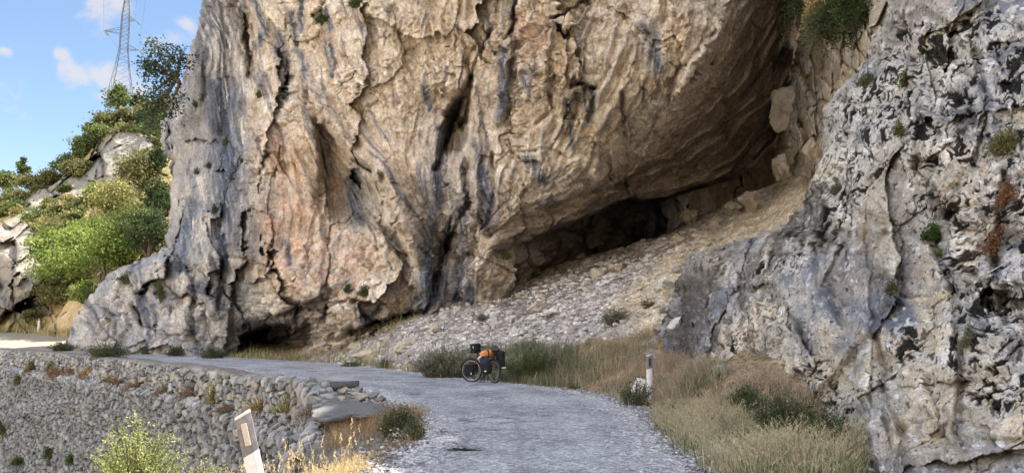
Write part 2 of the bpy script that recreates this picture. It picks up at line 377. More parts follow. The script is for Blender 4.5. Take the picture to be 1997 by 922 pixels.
DIRS = [(400, 200, 0, 1), (380, 500, .25, 1), (500, 60, .2, 1), (560, 200, .2, 1), (480, 400, -.1, 1), (620, 150, .25, 1), (640, 220, .45, 1), (700, 300, .75, 1), (760, 400, .6, 1), (560, 450, -.15, 1),
        (820, 520, .2, 1), (830, 300, .05, 1), (780, 60, .15, 1), (760, 200, .3, 1), (870, 250, -.45, 1), (850, 560, -.25, 1), (950, 200, .1, 1), (940, 420, .05, 1), (1100, 120, .02, 1), (1020, 300, -.15, 1),
        (1000, 450, 1, -.35), (1130, 400, 1, -.45), (1240, 330, 1, -.6), (1330, 260, 1, -.9), (1430, 160, .75, -1), (1500, 60, .5, -1), (1290, 60, -.15, 1), (1250, 200, -.6, 1),
        (1400, 320, 1, -.5), (1480, 250, .8, -1), (700, 620, 1, -.4), (560, 620, 1, -.2), (1300, 400, 1, -.2), (250, 600, .3, 1)]
D_MAIN = rbf([(150,670,52),(150,600,53),(240,560,52),(330,690,46),(330,450,50),(400,200,51),(400,0,52),(330,200,55),(330,300,54),(430,500,44),
    (480,690,43),(480,600,42),(480,450,42),(500,200,42),(500,0,42),(560,120,40),(560,690,41),(560,590,38),(600,640,38.5),(560,400,38.5),(560,280,38.5),
    (620,670,38.5),(620,560,37),(650,450,38.5),(640,300,38.5),(610,150,37.5),(650,0,36),(700,370,38.2),(740,640,36.5),(700,560,36.2),(760,450,35),(740,330,34.2),(760,250,34),(780,0,33),
    (830,600,34.6),(840,450,34.5),(880,500,35.2),(870,250,34),(900,0,31),(930,580,34.4),(930,500,33),(950,440,31.6),(960,300,31),(1000,0,29),
    (1050,400,31),(1100,300,29.5),(1100,150,28.5),(1100,0,28),(1180,350,31.2),(1200,280,29.6),(1250,200,28),(1250,0,27),(1340,150,27.6),(1400,40,27),
    (1240,375,34.5),(1330,350,36),(1300,290,32.5),(1350,220,31),(1400,340,37.5),(1440,240,36),(1420,120,30.5),(1470,120,35),(1500,40,36),(1520,200,40),(1560,120,42),(1500,290,41),(1450,310,39.5),
    (1560,300,44),(1640,200,44),(1640,-60,40),(1560,0,40),(1400,-300,27),(1100,-300,28),(800,-300,33),(500,-300,43),(1600,-300,38),
    (1000,-700,34),(1500,-700,36),(600,-700,42),(1600,600,44),(1300,650,42),(1000,680,37),(1000,-400,29)], 30)
LIP = [(900, 640), (925, 560), (935, 520), (960, 492), (1000, 474), (1050, 458), (1100, 436), (1150, 412), (1200, 392), (1225, 384), (1250, 388), (1300, 380), (1350, 364), (1420, 347), (1460, 325), (1490, 292), (1515, 262), (1640, 240)]
CRACKS = [  # polyline, half width px, depth m
    ([(620,228),(640,262),(690,305),(722,330)], 7, 1.1), ([(722,330),(700,332),(690,318)], 5, .7), ([(622,240),(628,330),(624,400),(640,470)], 7, .6),
    ([(920,150),(885,205),(862,280),(852,330)], 7, .9), ([(920,150),(928,190),(905,250)], 6, .8), ([(1010,0),(1002,60),(975,110),(945,50)], 3, .5),
    ([(960,60),(935,110),(925,150)], 4, .7), ([(1150,0),(1092,36),(1070,52),(1064,100)], 3.5, .7), ([(908,240),(914,320),(914,400),(880,470),(858,545),(835,608)], 6, .9),
    ([(880,430),(868,500),(846,560)], 7, .9), ([(490,250),(478,300),(450,355),(436,410),(430,440)], 3.5, .6), ([(400,150),(396,200),(392,245),(402,290)], 3, .5), ([(378,230),(384,262)], 3, .4),
    ([(561,118),(560,160),(556,190)], 6, .5), ([(480,20),(492,130),(486,160)], 5, .6), ([(625,590),(600,598),(555,612),(520,630),(480,636)], 6, .8), ([(812,610),(770,614),(715,632),(690,640)], 7, 1.4),
    ([(690,640),(660,655),(640,672)], 5, .6), ([(1115,168),(1140,160),(1165,172)], 4, .6), ([(1214,180),(1217,260),(1216,340),(1225,384)], 4, .6), ([(1075,180),(1080,215),(1050,240)], 4, .4),
    ([(1390,60),(1345,110),(1312,150),(1300,200),(1262,260),(1230,330)], 4, .35), ([(640,470),(632,540),(640,590),(625,640)], 5, .5), ([(500,420),(480,500),(470,560)], 4, .4), ([(700,420),(760,470),(800,520)], 4, .6),
    ([(745,340),(758,400),(748,440),(770,470)], 5, .7), ([(400,460),(420,510),(440,560),(430,600)], 4, .5), ([(352,500),(385,560),(380,600)], 4, .5), ([(330,560),(340,620)], 4, .5), ([(450,560),(470,620)],4,.4),
    ([(960,300),(965,370),(950,440)], 4, .5), ([(1005,120),(990,190),(996,260)], 5, .5), ([(1420,130),(1350,220),(1290,300)], 4, .3), ([(1500,120),(1440,210),(1400,270)], 5, .5), ([(930,440),(925,500)], 5, .5),
    ([(505,185),(560,190),(590,180)], 3, .4), ([(1050,410),(1130,380),(1210,360)], 5, .5), ([(1240,340),(1330,310),(1420,250)], 5, .4), ([(1530,290),(1480,300),(1400,330)], 6, .7),
    ([(920,150),(912,120),(925,90)], 4, .5), ([(640,600),(700,585),(760,590),(810,600)], 5, .4), ([(460,480),(500,470),(520,430)], 3, .3), ([(1000,300),(1060,290),(1100,300)], 3, .3)]
RIBS = [([(540,0),(580,110),(618,200),(680,280),(745,350),(800,450),(828,560)], 14, 1.1), ([(860,230),(845,330),(850,420)], 10, .5), ([(930,170),(935,300),(928,430)], 8, .6), ([(840,480),(830,600)], 8, .5), ([(870,460),(862,580)], 6, .4),
        ([(520,260),(515,400),(540,520),(600,570)], 26, 1.0), ([(700,250),(780,380),(815,500)], 9, .4), ([(1000,80),(985,180),(975,240)], 9, .5), ([(1420,0),(1395,70),(1350,120),(1320,180)], 12, .7), ([(340,470),(370,560),(372,640)], 10, .8), ([(405,420),(410,520),(420,600)], 12, .8), ([(1160,330),(1190,370),(1230,380)], 12, .6), ([(1075,50),(1068,110),(1062,170)], 7, .5)]
RECESS = [([(628,250),(690,310),(750,400),(795,500),(740,450),(700,440),(645,430),(628,330)], 14, 1.5), ([(920,152),(870,225),(855,300),(905,300),(915,250),(928,200)], 10, 1.5),
          ([(465,690),(468,655),(500,640),(560,625),(608,635),(612,670),(570,692)], 9, 4.6), ([(700,650),(705,632),(770,612),(825,606),(820,622)], 7, 1.6), ([(558,150),(572,150),(568,180),(555,190)], 4, .6), ([(480,30),(496,60),(496,160),(484,150)], 6, .8),
          ([(1105,195),(1140,168),(1165,172),(1160,215),(1145,235),(1100,230)], 7, .35), ([(350,170),(372,170),(374,190),(352,185)], 5, .8)]
STREAK_BLUE = [([(545,70),(556,130),(560,195)], 9), ([(572,30),(590,110),(600,150)], 6), ([(642,20),(648,60)], 5), ([(588,0),(592,60)],5), ([(690,340),(692,400),(700,430)], 13), ([(650,90),(655,140)],4), ([(860,250),(850,330),(848,400)], 10),
    ([(880,440),(862,520),(838,605)], 13), ([(848,400),(835,500),(825,590)], 10), ([(900,400),(905,480),(890,580)], 12), ([(1005,0),(1000,60)], 5), ([(990,100),(985,170),(975,230)], 9), ([(1160,172),(1156,215),(1148,235)], 6), ([(1141,175),(1143,215)], 4), ([(1104,195),(1103,232)], 4),
    ([(940,330),(955,400),(950,440)], 10), ([(930,280),(940,330)], 6), ([(1035,140),(1037,165)], 7), ([(860,290),(880,240),(905,190)], 7), ([(500,0),(520,60),(505,90)], 8), ([(440,180),(450,300),(440,420)], 26), ([(430,440),(440,520)], 12), ([(395,560),(440,600)], 12), ([(1270,60),(1280,130)], 12),
    ([(1030,310),(1060,350)], 10), ([(380,400),(350,520)], 16), ([(920,560),(915,600)], 12), ([(1110,250),(1115,280)],5), ([(830,170),(840,215)],6), ([(560,470),(570,520)],4), ([(740,600),(700,620)],6), ([(640,80),(652,150)],4), ([(800,610),(830,560)],6)]
STREAK_DARK = [([(470,0),(478,60),(488,150)], 10), ([(392,60),(400,180)], 8), ([(880,420),(866,500),(838,600)], 5), ([(560,120),(556,190)], 4), ([(1000,60),(995,120)], 4), ([(470,640),(540,610),(610,590)], 14), ([(480,680),(600,640)], 20), ([(1100,500),(1250,470)], 26), ([(720,625),(820,606)], 6),
    ([(625,260),(640,400)], 5), ([(850,330),(860,300),(905,200)], 4), ([(1130,165),(1165,172)], 4), ([(860,470),(850,540)], 7), ([(905,330),(915,420)], 4), ([(425,0),(440,120),(430,250)], 14), ([(930,420),(960,455),(1080,440)],10), ([(690,310),(722,330)],5), ([(900,440),(870,470)],5)]
OCHRE = [(740, 200, 60, 70), (850, 60, 40, 60), (500, 60, 20, 60), (600, 30, 25, 40), (980, 90, 25, 30), (1100, 120, 60, 60), (790, 330, 40, 40), (420, 270, 20, 15), (720, 290, 40, 16), (1330, 70, 50, 50), (1030, 230, 40, 30), (640, 290, 30, 10), (650,120,40,60), (1180, 260, 60, 40), (900, 130, 20, 60)]
PINK = [(555, 300, 40, 60), (570, 430, 45, 80), (560, 520, 40, 40), (650, 380, 25, 60), (1040, 70, 30, 40), (700, 500, 50, 40), (600, 500, 40, 60), (900, 215, 14, 20), (660, 570, 60, 30), (780, 560, 30, 30), (1010, 60, 20, 40), (530, 470, 30, 60)]
PALE = [(700, 120, 70, 60), (780, 480, 26, 70), (930, 300, 10, 60), (1260, 140, 30, 30), (1200, 180, 60, 60), (660, 600, 60, 20), (720, 560, 60, 30), (520, 590, 30, 20), (410, 600, 50, 30), (365, 540, 30, 30), (860, 170, 40, 50), (1060, 300, 60, 50), (440, 500, 40, 20), (760, 620, 30, 10), (1240, 90, 40, 30), (420, 100, 40, 60), (410,440,30,60), (1380,80,20,40), (1130,200,12,20)]
LSIL = [(-700, 520), (-200, 440), (0, 398), (60, 385), (100, 372), (130, 362), (165, 352), (180, 345), (200, 330), (250, 314), (290, 320), (330, 333), (440, 330), (480, 322), (500, 300), (530, 225), (560, 190), (600, 162), (640, 142), (670, 133), (760, 125)]
def axis(segs):
    out = []
    for a, b, st in segs:
        n = max(1, int(round(abs(b-a)/st))); out += list(a + (b-a)*np.arange(n)/n)
    out.append(segs[-1][1]); return np.array(out)
def gaussmask(px, py, lst):
    s = 0
    for (a, b, u, v) in lst: s = s + np.exp(-(((px-a)/u)**2 + ((py-b)/v)**2))
    return np.clip(s, 0, 1)
def build_cliff():
    rows = axis([(-700, -60, 16), (-60, -8, 4), (-8, 700, 1.5), (700, 760, 6)])
    us = np.linspace(0, 1, 860)
    PY = np.repeat(rows[:, None], len(us), 1)
    L0 = interp(rows, LSIL)
    q = np.stack([rows/26, 0*rows, 0*rows+3], -1); L0 = L0 + fbm(q, 1, 5, 5, .6)*16
    PX = L0[:, None] + us[None]*(1640-L0[:, None])
    PY = np.where(PY < -8, -8+(PY+8)*np.interp(PX, [380, 480, 800], [.16, .22, 1]), PY)
    wx = fbm(np.stack([PX/60, PY/60, 0*PX], -1), 1, 4, 11)*16; wy = fbm(np.stack([PX/60, PY/60, 0*PX+7], -1), 1, 4, 12)*16
    qx, qy = PX+wx, PY+wy
    D = D_MAIN(PX, PY)
    D = D + 5.0*(1-np.clip(us/0.05, 0, 1))[None]**2.5                                  # the left edge turns away
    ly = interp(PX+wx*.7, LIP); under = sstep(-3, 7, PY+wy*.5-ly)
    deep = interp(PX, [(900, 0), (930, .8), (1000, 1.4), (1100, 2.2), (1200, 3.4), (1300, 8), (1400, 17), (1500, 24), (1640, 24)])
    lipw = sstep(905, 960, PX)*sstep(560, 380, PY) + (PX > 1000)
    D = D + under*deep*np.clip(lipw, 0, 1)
    D = D - 0.8*np.exp(-((PY-ly+12)/16)**2)*sstep(920, 1000, PX)*sstep(1540, 1480, PX)
    for pl, wd, dp in CRACKS:
        d, _ = segdist(qx*.45+PX*.55, qy*.45+PY*.55, pl); D = D + dp*np.exp(-(d/wd)**2)*(.75+.25*np.tanh(wx/4))
    for pl, wd, dp in RIBS:
        d, _ = segdist(qx*.5+PX*.5, qy*.5+PY*.5, pl); D = D - 1.35*dp*np.exp(-(d/wd)**2)
    for pg, sf, dp in RECESS: D = D + 1.25*dp*polymask(qx*.4+PX*.6, qy*.4+PY*.6, pg, sf)
    P0 = np.stack([(PX-CX)/F*36, .35*D, (HOR-PY)/F*36], -1)
    # relief noise
    l1 = lic(21, 6, 46, dirs=DIRS)(PX, PY); l2 = lic(33, 3.2, 22, dirs=DIRS)(PX, PY); l3 = lic(44, 14, 90, dirs=DIRS)(PX, PY)
    f1, e1, r1 = facets(P0+fbm(P0, .5, 3, 31)[..., None]*.9, 2.6, 3, 1.2, (1, 1, .7))
    f2, e2, r2 = facets(P0+fbm(P0, 1.1, 3, 37)[..., None]*.7, .95, 5, 1.3, (1, 1, .8))
    f3, e3, r3 = facets(P0+fbm(P0, 2, 3, 39)[..., None]*.3, .42, 6, 1.5, (1, 1, .8))
    rid = fbm(P0, .33, 6, 50, .55, ridged=True); big = fbm(P0, .12, 3, 60)
    rid2 = fbm(P0, 1.0, 4, 57, .6, ridged=True)
    blocky = np.clip(gaussmask(PX, PY, [(400, 580, 260, 120), (720, 600, 160, 70), (1020, 520, 120, 70), (1240, 460, 200, 60), (250, 620, 130, 80)]), 0, 1)
    n0 = fbm(P0, .3, 3, 68)
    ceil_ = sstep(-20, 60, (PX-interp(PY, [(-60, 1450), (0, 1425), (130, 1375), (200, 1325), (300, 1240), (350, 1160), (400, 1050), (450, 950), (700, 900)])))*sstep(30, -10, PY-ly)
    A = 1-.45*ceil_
    rough = np.clip(sstep(-.22, .30, fbm(P0, .22, 4, 64)) + blocky*.6, 0, 1)*(1-.4*ceil_); flute = sstep(.6, .0, rough)*(1-blocky)
    j1, k1, _ = facets(P0+fbm(P0, .6, 4, 66)[..., None]*1.3, 4.2, 67, 1.0, (1.3, 1, .62))
    sl1 = np.where(l1 > 0, l1, l1*.35)
    HF = (f2*(.05+.25*rough)*A + f3*(.02+.12*rough)*A + rid*(.08+.14*rough)*A + (rid2*.12 + fbm(P0, 2.6, 4, 59, .62, ridged=True)*.06)*(.25+rough)*A
             + sl1*(.055*flute+.02) + l2*.02)
    D = D - (f1*(.22+.75*blocky) + j1*.75 + rid*(.04+.08*rough)*A + big*1.3 + l3*(.11*flute+.03)*(1-.6*ceil_))
    HF = HF - (.13*np.exp(-(e1/.035)**2)*(.15+.85*blocky) + .07*np.exp(-(e2/.05)**2)*rough + .22*np.exp(-(k1/.018)**2)*sstep(.0, .2, n0))*A
    hc = (D - D_MAIN(PX, PY))
    PW = push(W(PX, PY, D), HF*.62); P = P0
    # ---- stone colour: banding, water streaks, iron staining, plus shade painted into ceiling and caves
    n1 = fbm(P, .25, 4, 71); n2 = fbm(P, .9, 4, 73); n3 = fbm(P, 3.0, 3, 75)
    tan = np.array([.54, .465, .39]); col = np.broadcast_to(tan, P.shape).copy()
    col = mixc(col, [.68, .61, .53], sstep(-.15, .35, n2 + .25*l2*.5))
    col = mixc(col, [.30, .22, .16], sstep(.1, .5, -n2 + .2*l1)*.6)
    grey = sstep(520, 430, PX + n1*90 + 20*l3*.5 - np.where(PY < 250, -10, 30)*1.0)
    grey = np.maximum(grey, gaussmask(qx, qy, [(250, 620, 120, 80), (880, 380, 60, 60), (700, 400, 50, 40), (860, 560, 60, 60)])*.7)
    gcol = mixc(np.broadcast_to(np.array([.32, .32, .335]), P.shape), [.50, .47, .44], sstep(-.15, .4, n2+.3*n3))
    gcol = mixc(gcol, [.09, .095, .11], sstep(.1, .5, -n1*1.4+.12*l3+.08*l1)*.8)
    gcol = mixc(gcol, [.10, .11, .145], gaussmask(qx, qy, [(440,40,50,110),(435,190,44,110),(395,90,20,60),(450,330,20,60),(600,690,60,30),(520,640,60,30)])*sstep(-1.6, .2, l1*.6+l3*.4+.3)*.92)
    col = mixc(col, gcol, grey*.93)
    col = mixc(col, [.05, .048, .05], gaussmask(qx, qy, [(530,655,60,26),(500,670,30,20)])*.85)  # small cave at the cliff foot darkened, shade put into its colour
    o = gaussmask(qx, qy, OCHRE); col = mixc(col, [.54, .38, .22], o*sstep(-.5, .8, n2*1.5+.3*l1)*.5)
    o = gaussmask(qx, qy, PINK); col = mixc(col, [.58, .35, .245], o*sstep(-.6, .6, n2+.25*l1)*.68)
    o = gaussmask(qx, qy, PALE); col = mixc(col, [.74, .69, .62], o*sstep(-.5, .6, n2*1.3+.4*l2)*.8)
    bl = 0
    for pl, wd in STREAK_BLUE:
        d, fr = segdist(PX+wx*.35, PY+wy*.35, pl); bl = np.maximum(bl, np.exp(-(d/(wd*1.25))**2))
    scat = sstep(.75, 1.7, l1*.6+.8*l3+1.2*n1)*sstep(1300, 1050, PX)*.6
    bl = np.maximum(bl*(.45+.55*sstep(-1.3, .5, l1+l2*.5+.3)), scat)
    col = mixc(col, mixc(np.broadcast_to(np.array([.075, .092, .13]), P.shape), [.23, .262, .33], sstep(-.2, 1.8, l2)), np.clip(bl*1.05, 0, .95))
    dk = 0
    for pl, wd in STREAK_DARK:
        d, fr = segdist(PX+wx*.4, PY+wy*.4, pl); dk = np.maximum(dk, np.exp(-(d/(wd*1.2))**2))
    dk = dk*sstep(-1.2, .6, l1+.5)
    col = mixc(col, [.028, .027, .03], dk*.85)
    wht = sstep(1.5, 2.6, l1-.4*l3)*(1-ceil_); col = mixc(col, [.78, .73, .66], wht*.55)
    cc = mixc(np.broadcast_to(np.array([.17, .13, .10]), P.shape), [.42, .345, .265], sstep(.4, 1.8, l1*.8+l3*.7))  # ceiling brown is part soot, part shade put into the colour
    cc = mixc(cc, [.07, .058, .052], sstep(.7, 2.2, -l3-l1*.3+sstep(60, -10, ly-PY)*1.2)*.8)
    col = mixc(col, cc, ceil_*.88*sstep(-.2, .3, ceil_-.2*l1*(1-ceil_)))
    back = under*np.clip(lipw, 0, 1)*sstep(960, 1120, PX); col = mixc(col, mixc(np.broadcast_to(np.array([.08, .062, .05]), P.shape), [.19, .148, .118], r2), back*.9)  # cave back wall darkened, the cave's shade put into its colour
    col = col*(1 + .16*(r3-.5)[..., None] + .14*(r2-.5)[..., None])
    # darker tone along the cracks between blocks
    cr = np.clip(np.exp(-(e1/.035)**2)*blocky, 0, 1); col = mixc(col, [.03, .025, .02], cr*.6)
    # wrap the left edge and the top back into the mountain
    P = PW
    E = P[:, :1]; ce = np.array([0, 0, EYE]); wr = [ce + (E-ce)*(1+.006*k) + np.array([.5*k, 0, 0]) for k in range(10, 0, -1)]
    rt = [P[:, -1:] + np.array([7.*k, -.6*k, 0]) for k in range(1, 8)]  # unseen right flank, added to keep stray sun out of the cave
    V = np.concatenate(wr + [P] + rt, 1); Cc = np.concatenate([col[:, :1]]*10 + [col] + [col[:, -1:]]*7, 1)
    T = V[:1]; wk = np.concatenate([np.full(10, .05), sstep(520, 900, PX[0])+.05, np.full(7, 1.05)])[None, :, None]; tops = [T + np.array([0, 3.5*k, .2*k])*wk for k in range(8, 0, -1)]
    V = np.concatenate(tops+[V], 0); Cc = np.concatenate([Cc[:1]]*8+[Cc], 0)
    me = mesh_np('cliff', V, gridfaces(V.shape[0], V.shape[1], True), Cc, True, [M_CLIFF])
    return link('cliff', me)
tag(build_cliff(), kind='structure')

# ------------------------------------------------------------------ pale fault rock right of the cave
D_FAULT = rbf([(1490,420,39),(1510,380,38.5),(1510,310,38.5),(1520,230,38),(1550,150,36.5),(1560,60,35.5),(1560,-20,35),(1600,420,31.5),(1600,330,31),(1590,220,31.5),(1600,120,33),(1660,100,27),(1700,60,24),(1760,60,22),(1760,300,22),(1680,250,26),(1640,380,27),(1760,-200,24),(1560,-200,38),(1640,0,30),(1500,560,33),(1640,560,28),(1800,-500,28),(1640,-500,28),(1640,-1100,27),(1800,-1100,26),(1450,-700,32)], 25)
def build_fault():  # unseen upper rows, extended to block sun leaking onto the scree
    rows = axis([(-1100, -260, 40), (-260, -10, 12), (-10, 560, 1.6)]); us = np.linspace(0, 1, 190); PY = np.repeat(rows[:, None], len(us), 1)
    L0 = interp(rows, [(-1100, 1100), (-260, 1450), (0, 1548), (60, 1556), (110, 1552), (160, 1535), (215, 1530), (240, 1518), (300, 1512), (350, 1508), (420, 1490), (560, 1440)]) + fbm(np.stack([rows/20, 0*rows, 0*rows], -1), 1, 4, 15)*14
    PX = L0[:, None] + us[None]*(1800-L0[:, None])
    D = D_FAULT(PX, PY) + 4*(1-np.clip(us/.12, 0, 1))[None]**2
    for pl, wd, dp in [([(1555,130),(1590,200),(1600,240)], 6, .8), ([(1600,60),(1650,130),(1640,170)], 6, .6), ([(1560,240),(1580,290),(1620,320)], 6, .8), ([(1650,150),(1690,200)], 5, .5), ([(1540,330),(1560,400)], 6, .8), ([(1610,110),(1600,150),(1640,190)], 4, .5)]:
        d, _ = segdist(PX, PY, pl); D = D + dp*np.exp(-(d/wd)**2)
    P = np.stack([(PX-CX)/F*32, .35*D, (HOR-PY)/F*32], -1)
    f1, e1, r1 = facets(P+fbm(P, .6, 3, 3)[..., None]*.9, 2.3, 13, 1.5, (1, 1, .6)); f2, e2, r2 = facets(P+fbm(P, 1.2, 3, 4)[..., None]*.5, .9, 14, 1.4, (1.2, 1, .7))
    D = D - f1*1.1 - f2*.42 - fbm(P, .8, 5, 19)*.35 + .25*np.exp(-(e1/.05)**2) + .08*np.exp(-(e2/.06)**2)
    n = fbm(P, .6, 4, 8); n2 = fbm(P, 2.5, 4, 9)
    col = mixc(np.broadcast_to(np.array([.62, .545, .45]), P.shape), [.74, .68, .59], sstep(-.2, .4, n2)); col = mixc(col, [.42, .33, .23], sstep(.1, .5, n)*.5)
    col = mixc(col, [.50, .49, .47], sstep(.1, .5, -n)*.6)
    col = mixc(col, [.12, .09, .065], np.exp(-(e1/.03)**2)*.4); col *= (1+.25*(r1-.5)+.15*(r2-.5))[..., None]
    P = W(PX, PY, D)
    return link('fault_rock', mesh_np('fault_rock', P, gridfaces(*P.shape[:2], True), col, True, [M_CLIFF]))
tag(build_fault(), kind='structure')

# ------------------------------------------------------------------ near pitted buttress on the right
CREST = -760
D_BUT = rbf([(1285,700,19.3),(1300,620,19.8),(1340,500,20.5),(1440,470,19.2),(1540,440,17.8),(1560,380,18.2),(1600,300,18),(1620,210,18),(1700,110,17),(1730,40,16.5),(1450,740,15.6),(1450,600,17.0),(1540,640,14.2),(1560,520,15.3),(1600,800,12),
    (1690,900,9.2),(1690,700,11.2),(1700,560,12.4),(1700,400,13.4),(1750,250,13.6),(1800,100,13.6),(1800,0,14),(1800,922,8.1),(1800,700,9.8),(1820,461,11),(1997,922,7.3),(1997,700,8.7),(1997,461,9.5),(1997,200,10.5),(1997,0,11.5),
    (2300,922,6.2),(2300,461,7.8),(2300,0,9.4),(2900,461,5.2),(2900,922,4.8),(3400,461,3.7),(3400,1100,3.5),(2300,-600,10.5),(1800,-500,16),(1997,-500,12.5),(2900,-400,6.5),(1600,-500,20),(1700,1100,7.6),(2300,1300,6.4),(3400,-600,4.9),(1300,900,17),(1800,-1100,15),(2300,-1100,11.5),(2900,-1100,8)], 40)
def build_buttress():
    rows = axis([(CREST, -200, 18), (-200, -10, 7), (-10, 925, 1.75), (925, 1240, 12)])
    uu = np.concatenate([np.linspace(0, .52, 470), np.linspace(.52, 1, 90)[1:]])
    PY = np.repeat(rows[:, None], len(uu), 1)
    L0 = interp(rows, [(-1150,1500),(-760, 1600), (-200, 1700), (-60, 1735), (0, 1738), (50, 1728), (70, 1700), (110, 1690), (140, 1668), (180, 1630), (215, 1605), (300, 1603), (350, 1590), (400, 1562), (445, 1528), (470, 1440), (500, 1345), (540, 1322), (600, 1300), (650, 1284), (690, 1275), (740, 1268), (1240, 1260)])
    L0 = L0 + fbm(np.stack([rows/18, 0*rows, 0*rows+5], -1), 1, 3, 25, .5)*13
    PX = L0[:, None] + (uu**1.0)[None]*(3400-L0[:, None])
    t = uu[None]; PX = np.where(t <= .52, L0[:, None] + t/.52*(2020-L0[:, None]), 2020 + (t-.52)/.48*(1380))
    PY = np.where(PY < -200, -200+(PY+200)*np.interp(PX, [1200, 1650, 1750, 1900, 2150, 2400], [.94, .94, 1.15, 1.4, 1.8, 2.2]), PY)  # unseen crest height, shaped to set where its shadow ends
    D0 = D_BUT(PX, PY); D = D0 + 2.2*(1-np.clip((PX-L0[:, None])/70, 0, 1))**2
    for pl, wd, dp in [([(1730,60),(1800,20),(1860,60)], 6, .25), ([(1700,420),(1690,470),(1710,540),(1700,640),(1730,740)], 7, .3), ([(1590,480),(1600,560),(1650,640)], 7, .4), ([(1830,470),(1860,560),(1880,700),(1870,850)], 9, .28), ([(1640,330),(1650,400),(1720,440)], 6, .25), ([(1800,858),(1900,860),(1997,858)], 5, .05),
                       ([(1640,480),(1610,560),(1640,600)], 6, .4), ([(1500,560),(1560,640),(1570,720)], 6, .3), ([(1760,150),(1800,230),(1790,330)], 7, .3), ([(1900,100),(1930,230),(1900,330)], 8, .25), ([(1400,520),(1380,600),(1400,690)], 8, .4), ([(1720,750),(1760,850),(1750,922)], 7, .22), ([(1960,340),(1940,500),(1960,640)],7,.25)]:
        d, _ = segdist(PX, PY, pl); D = D + dp*np.exp(-(d/wd)**2)
    for pl, wd, dp in [([(1680,640),(1640,700),(1590,760)], 16, .5), ([(1700,640),(1690,760),(1700,900)], 20, .35), ([(1840,300),(1830,380)], 34, .3), ([(1790,280),(1740,420)], 24, .3), ([(1950,560),(1940,700)], 30, .3), ([(1620,230),(1640,330),(1620,420)], 18, .5), ([(1520,640),(1500,700)], 20, .3)]:
        d, _ = segdist(PX, PY, pl); D = D - dp*np.exp(-(d/wd)**2)
    xs_ = np.interp(PX, [1200,1400,1600,1700,1850,2000,2400,3400], np.cumsum([0,2.3,2.1,.85,.98,.85,1.8,2.6])); ref = np.interp(PX, [1200,1400,1600,1700,1850,2000,3400], [19,16,12.5,10.5,9,8,4])
    P0 = np.stack([xs_, .3*D0, (HOR-PY)/F*11.0+0*ref], -1)
    wp = fbm(P0, 1.6, 4, 81)[..., None]*.32
    f1, e1, r1 = facets(P0+wp, 1.5, 23, 1.4, (1, 1, .75)); f2, e2, r2 = facets(P0+wp*.6, .55, 24, 1.5, (1, .8, .9)); f3, e3, r3 = facets(P0+wp*.3, .2, 25, 1.4)
    c3, s3 = math.cos(R(38)), math.sin(R(38)); PB0 = np.stack([P0[..., 0]*c3+P0[..., 2]*s3, P0[..., 1], -P0[..., 0]*s3+P0[..., 2]*c3], -1) + wp*.8
    big = fbm(P0, .35, 4, 85); rid = fbm(P0, 1.3, 6, 88, .6, ridged=True)
    j1, k1, _ = facets(PB0, 1.25, 29, 1.1, (.5, 1, 1.5)); damp = 1-.5*sstep(800, 880, PY); D = D - (f1*.30 + j1*.14)*damp - big*.6; HF = f2*.11 + f3*.045 - .04*np.exp(-(k1/.03)**2) + rid*.07 - .05*np.exp(-(e1/.035)**2) - .03*np.exp(-(e2/.05)**2)
    # solution pits: clusters of rounded dark hollows
    n = fbm(P0, .55, 4, 91); strat = P0*np.array([1, 1, 1.0])
    clus = sstep(-.12, .28, n + .55*gaussmask(PX, PY, [(1850,230,45,60), (1900,60,70,50), (1780,300,40,110), (1850,390,60,50), (1920,520,80,40), (1880,650,60,110), (1990,180,40,80), (1600,380,60,60), (1640,240,30,40), (1970,420,50,60), (1560,520,60,30), (1780,660,40,60), (1960,760,60,50), (1700,180,30,50)])
                - .5*gaussmask(PX, PY, [(1800,310,0.1,0.1), (1740,420,50,60), (1840,880,110,60), (1600,560,60,50), (1680,560,50,70), (1750,340,30,40), (1660,680,40,60), (1850,350,20,30)]))
    cr_, sr_ = math.cos(R(38)), math.sin(R(38)); PB = np.stack([P0[..., 0]*cr_+P0[..., 2]*sr_, P0[..., 1], -P0[..., 0]*sr_+P0[..., 2]*cr_], -1); PB = PB + fbm(P0, 2.2, 3, 94)[..., None]*.25
    pitn = fbm(PB+fbm(P0, 11, 2, 95)[..., None]*.05, 7.2, 3, 93, .6, stretch=(.62, 1, 1.25)); pitb = fbm(PB, 2.3, 5, 97, .62, stretch=(.55, 1, 1.3))
    fr_ = (PX < 2000) & (PY > 0) & (PY < 922)
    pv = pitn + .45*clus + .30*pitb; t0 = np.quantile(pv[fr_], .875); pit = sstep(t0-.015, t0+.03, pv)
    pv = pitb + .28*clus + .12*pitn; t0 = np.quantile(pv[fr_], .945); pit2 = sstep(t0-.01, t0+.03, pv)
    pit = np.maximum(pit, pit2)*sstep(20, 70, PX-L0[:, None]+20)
    lb = np.clip(gaussmask(PX, PY, [(1400,560,130,90), (1350,650,90,70), (1500,480,90,50), (1470,640,90,60)]), 0, 1); HF = HF + lb*(fbm(PB, 3.2, 4, 123, .6, stretch=(.4, 1, 2.2))*-.26 + fbm(PB, 7, 3, 125, .6, stretch=(.5, 1, 1.6))*.12)
    HF = HF - pit*.022 - pit2*.035 + .008*sstep(.02, .16, pitn-.22*(1-clus))*(1-pit)
    PW = push(W(PX, PY, D), HF*.5); P = P0
    n1 = fbm(P, .8, 4, 101); n2 = fbm(P, 3, 4, 103); n3 = fbm(P, 11, 3, 105)
    col = np.broadcast_to(np.array([.44, .425, .405]), P.shape)
    col = mixc(col, [.60, .53, .43], sstep(-.05, .35, n1+.3*n2+.35*(r1-.5)))
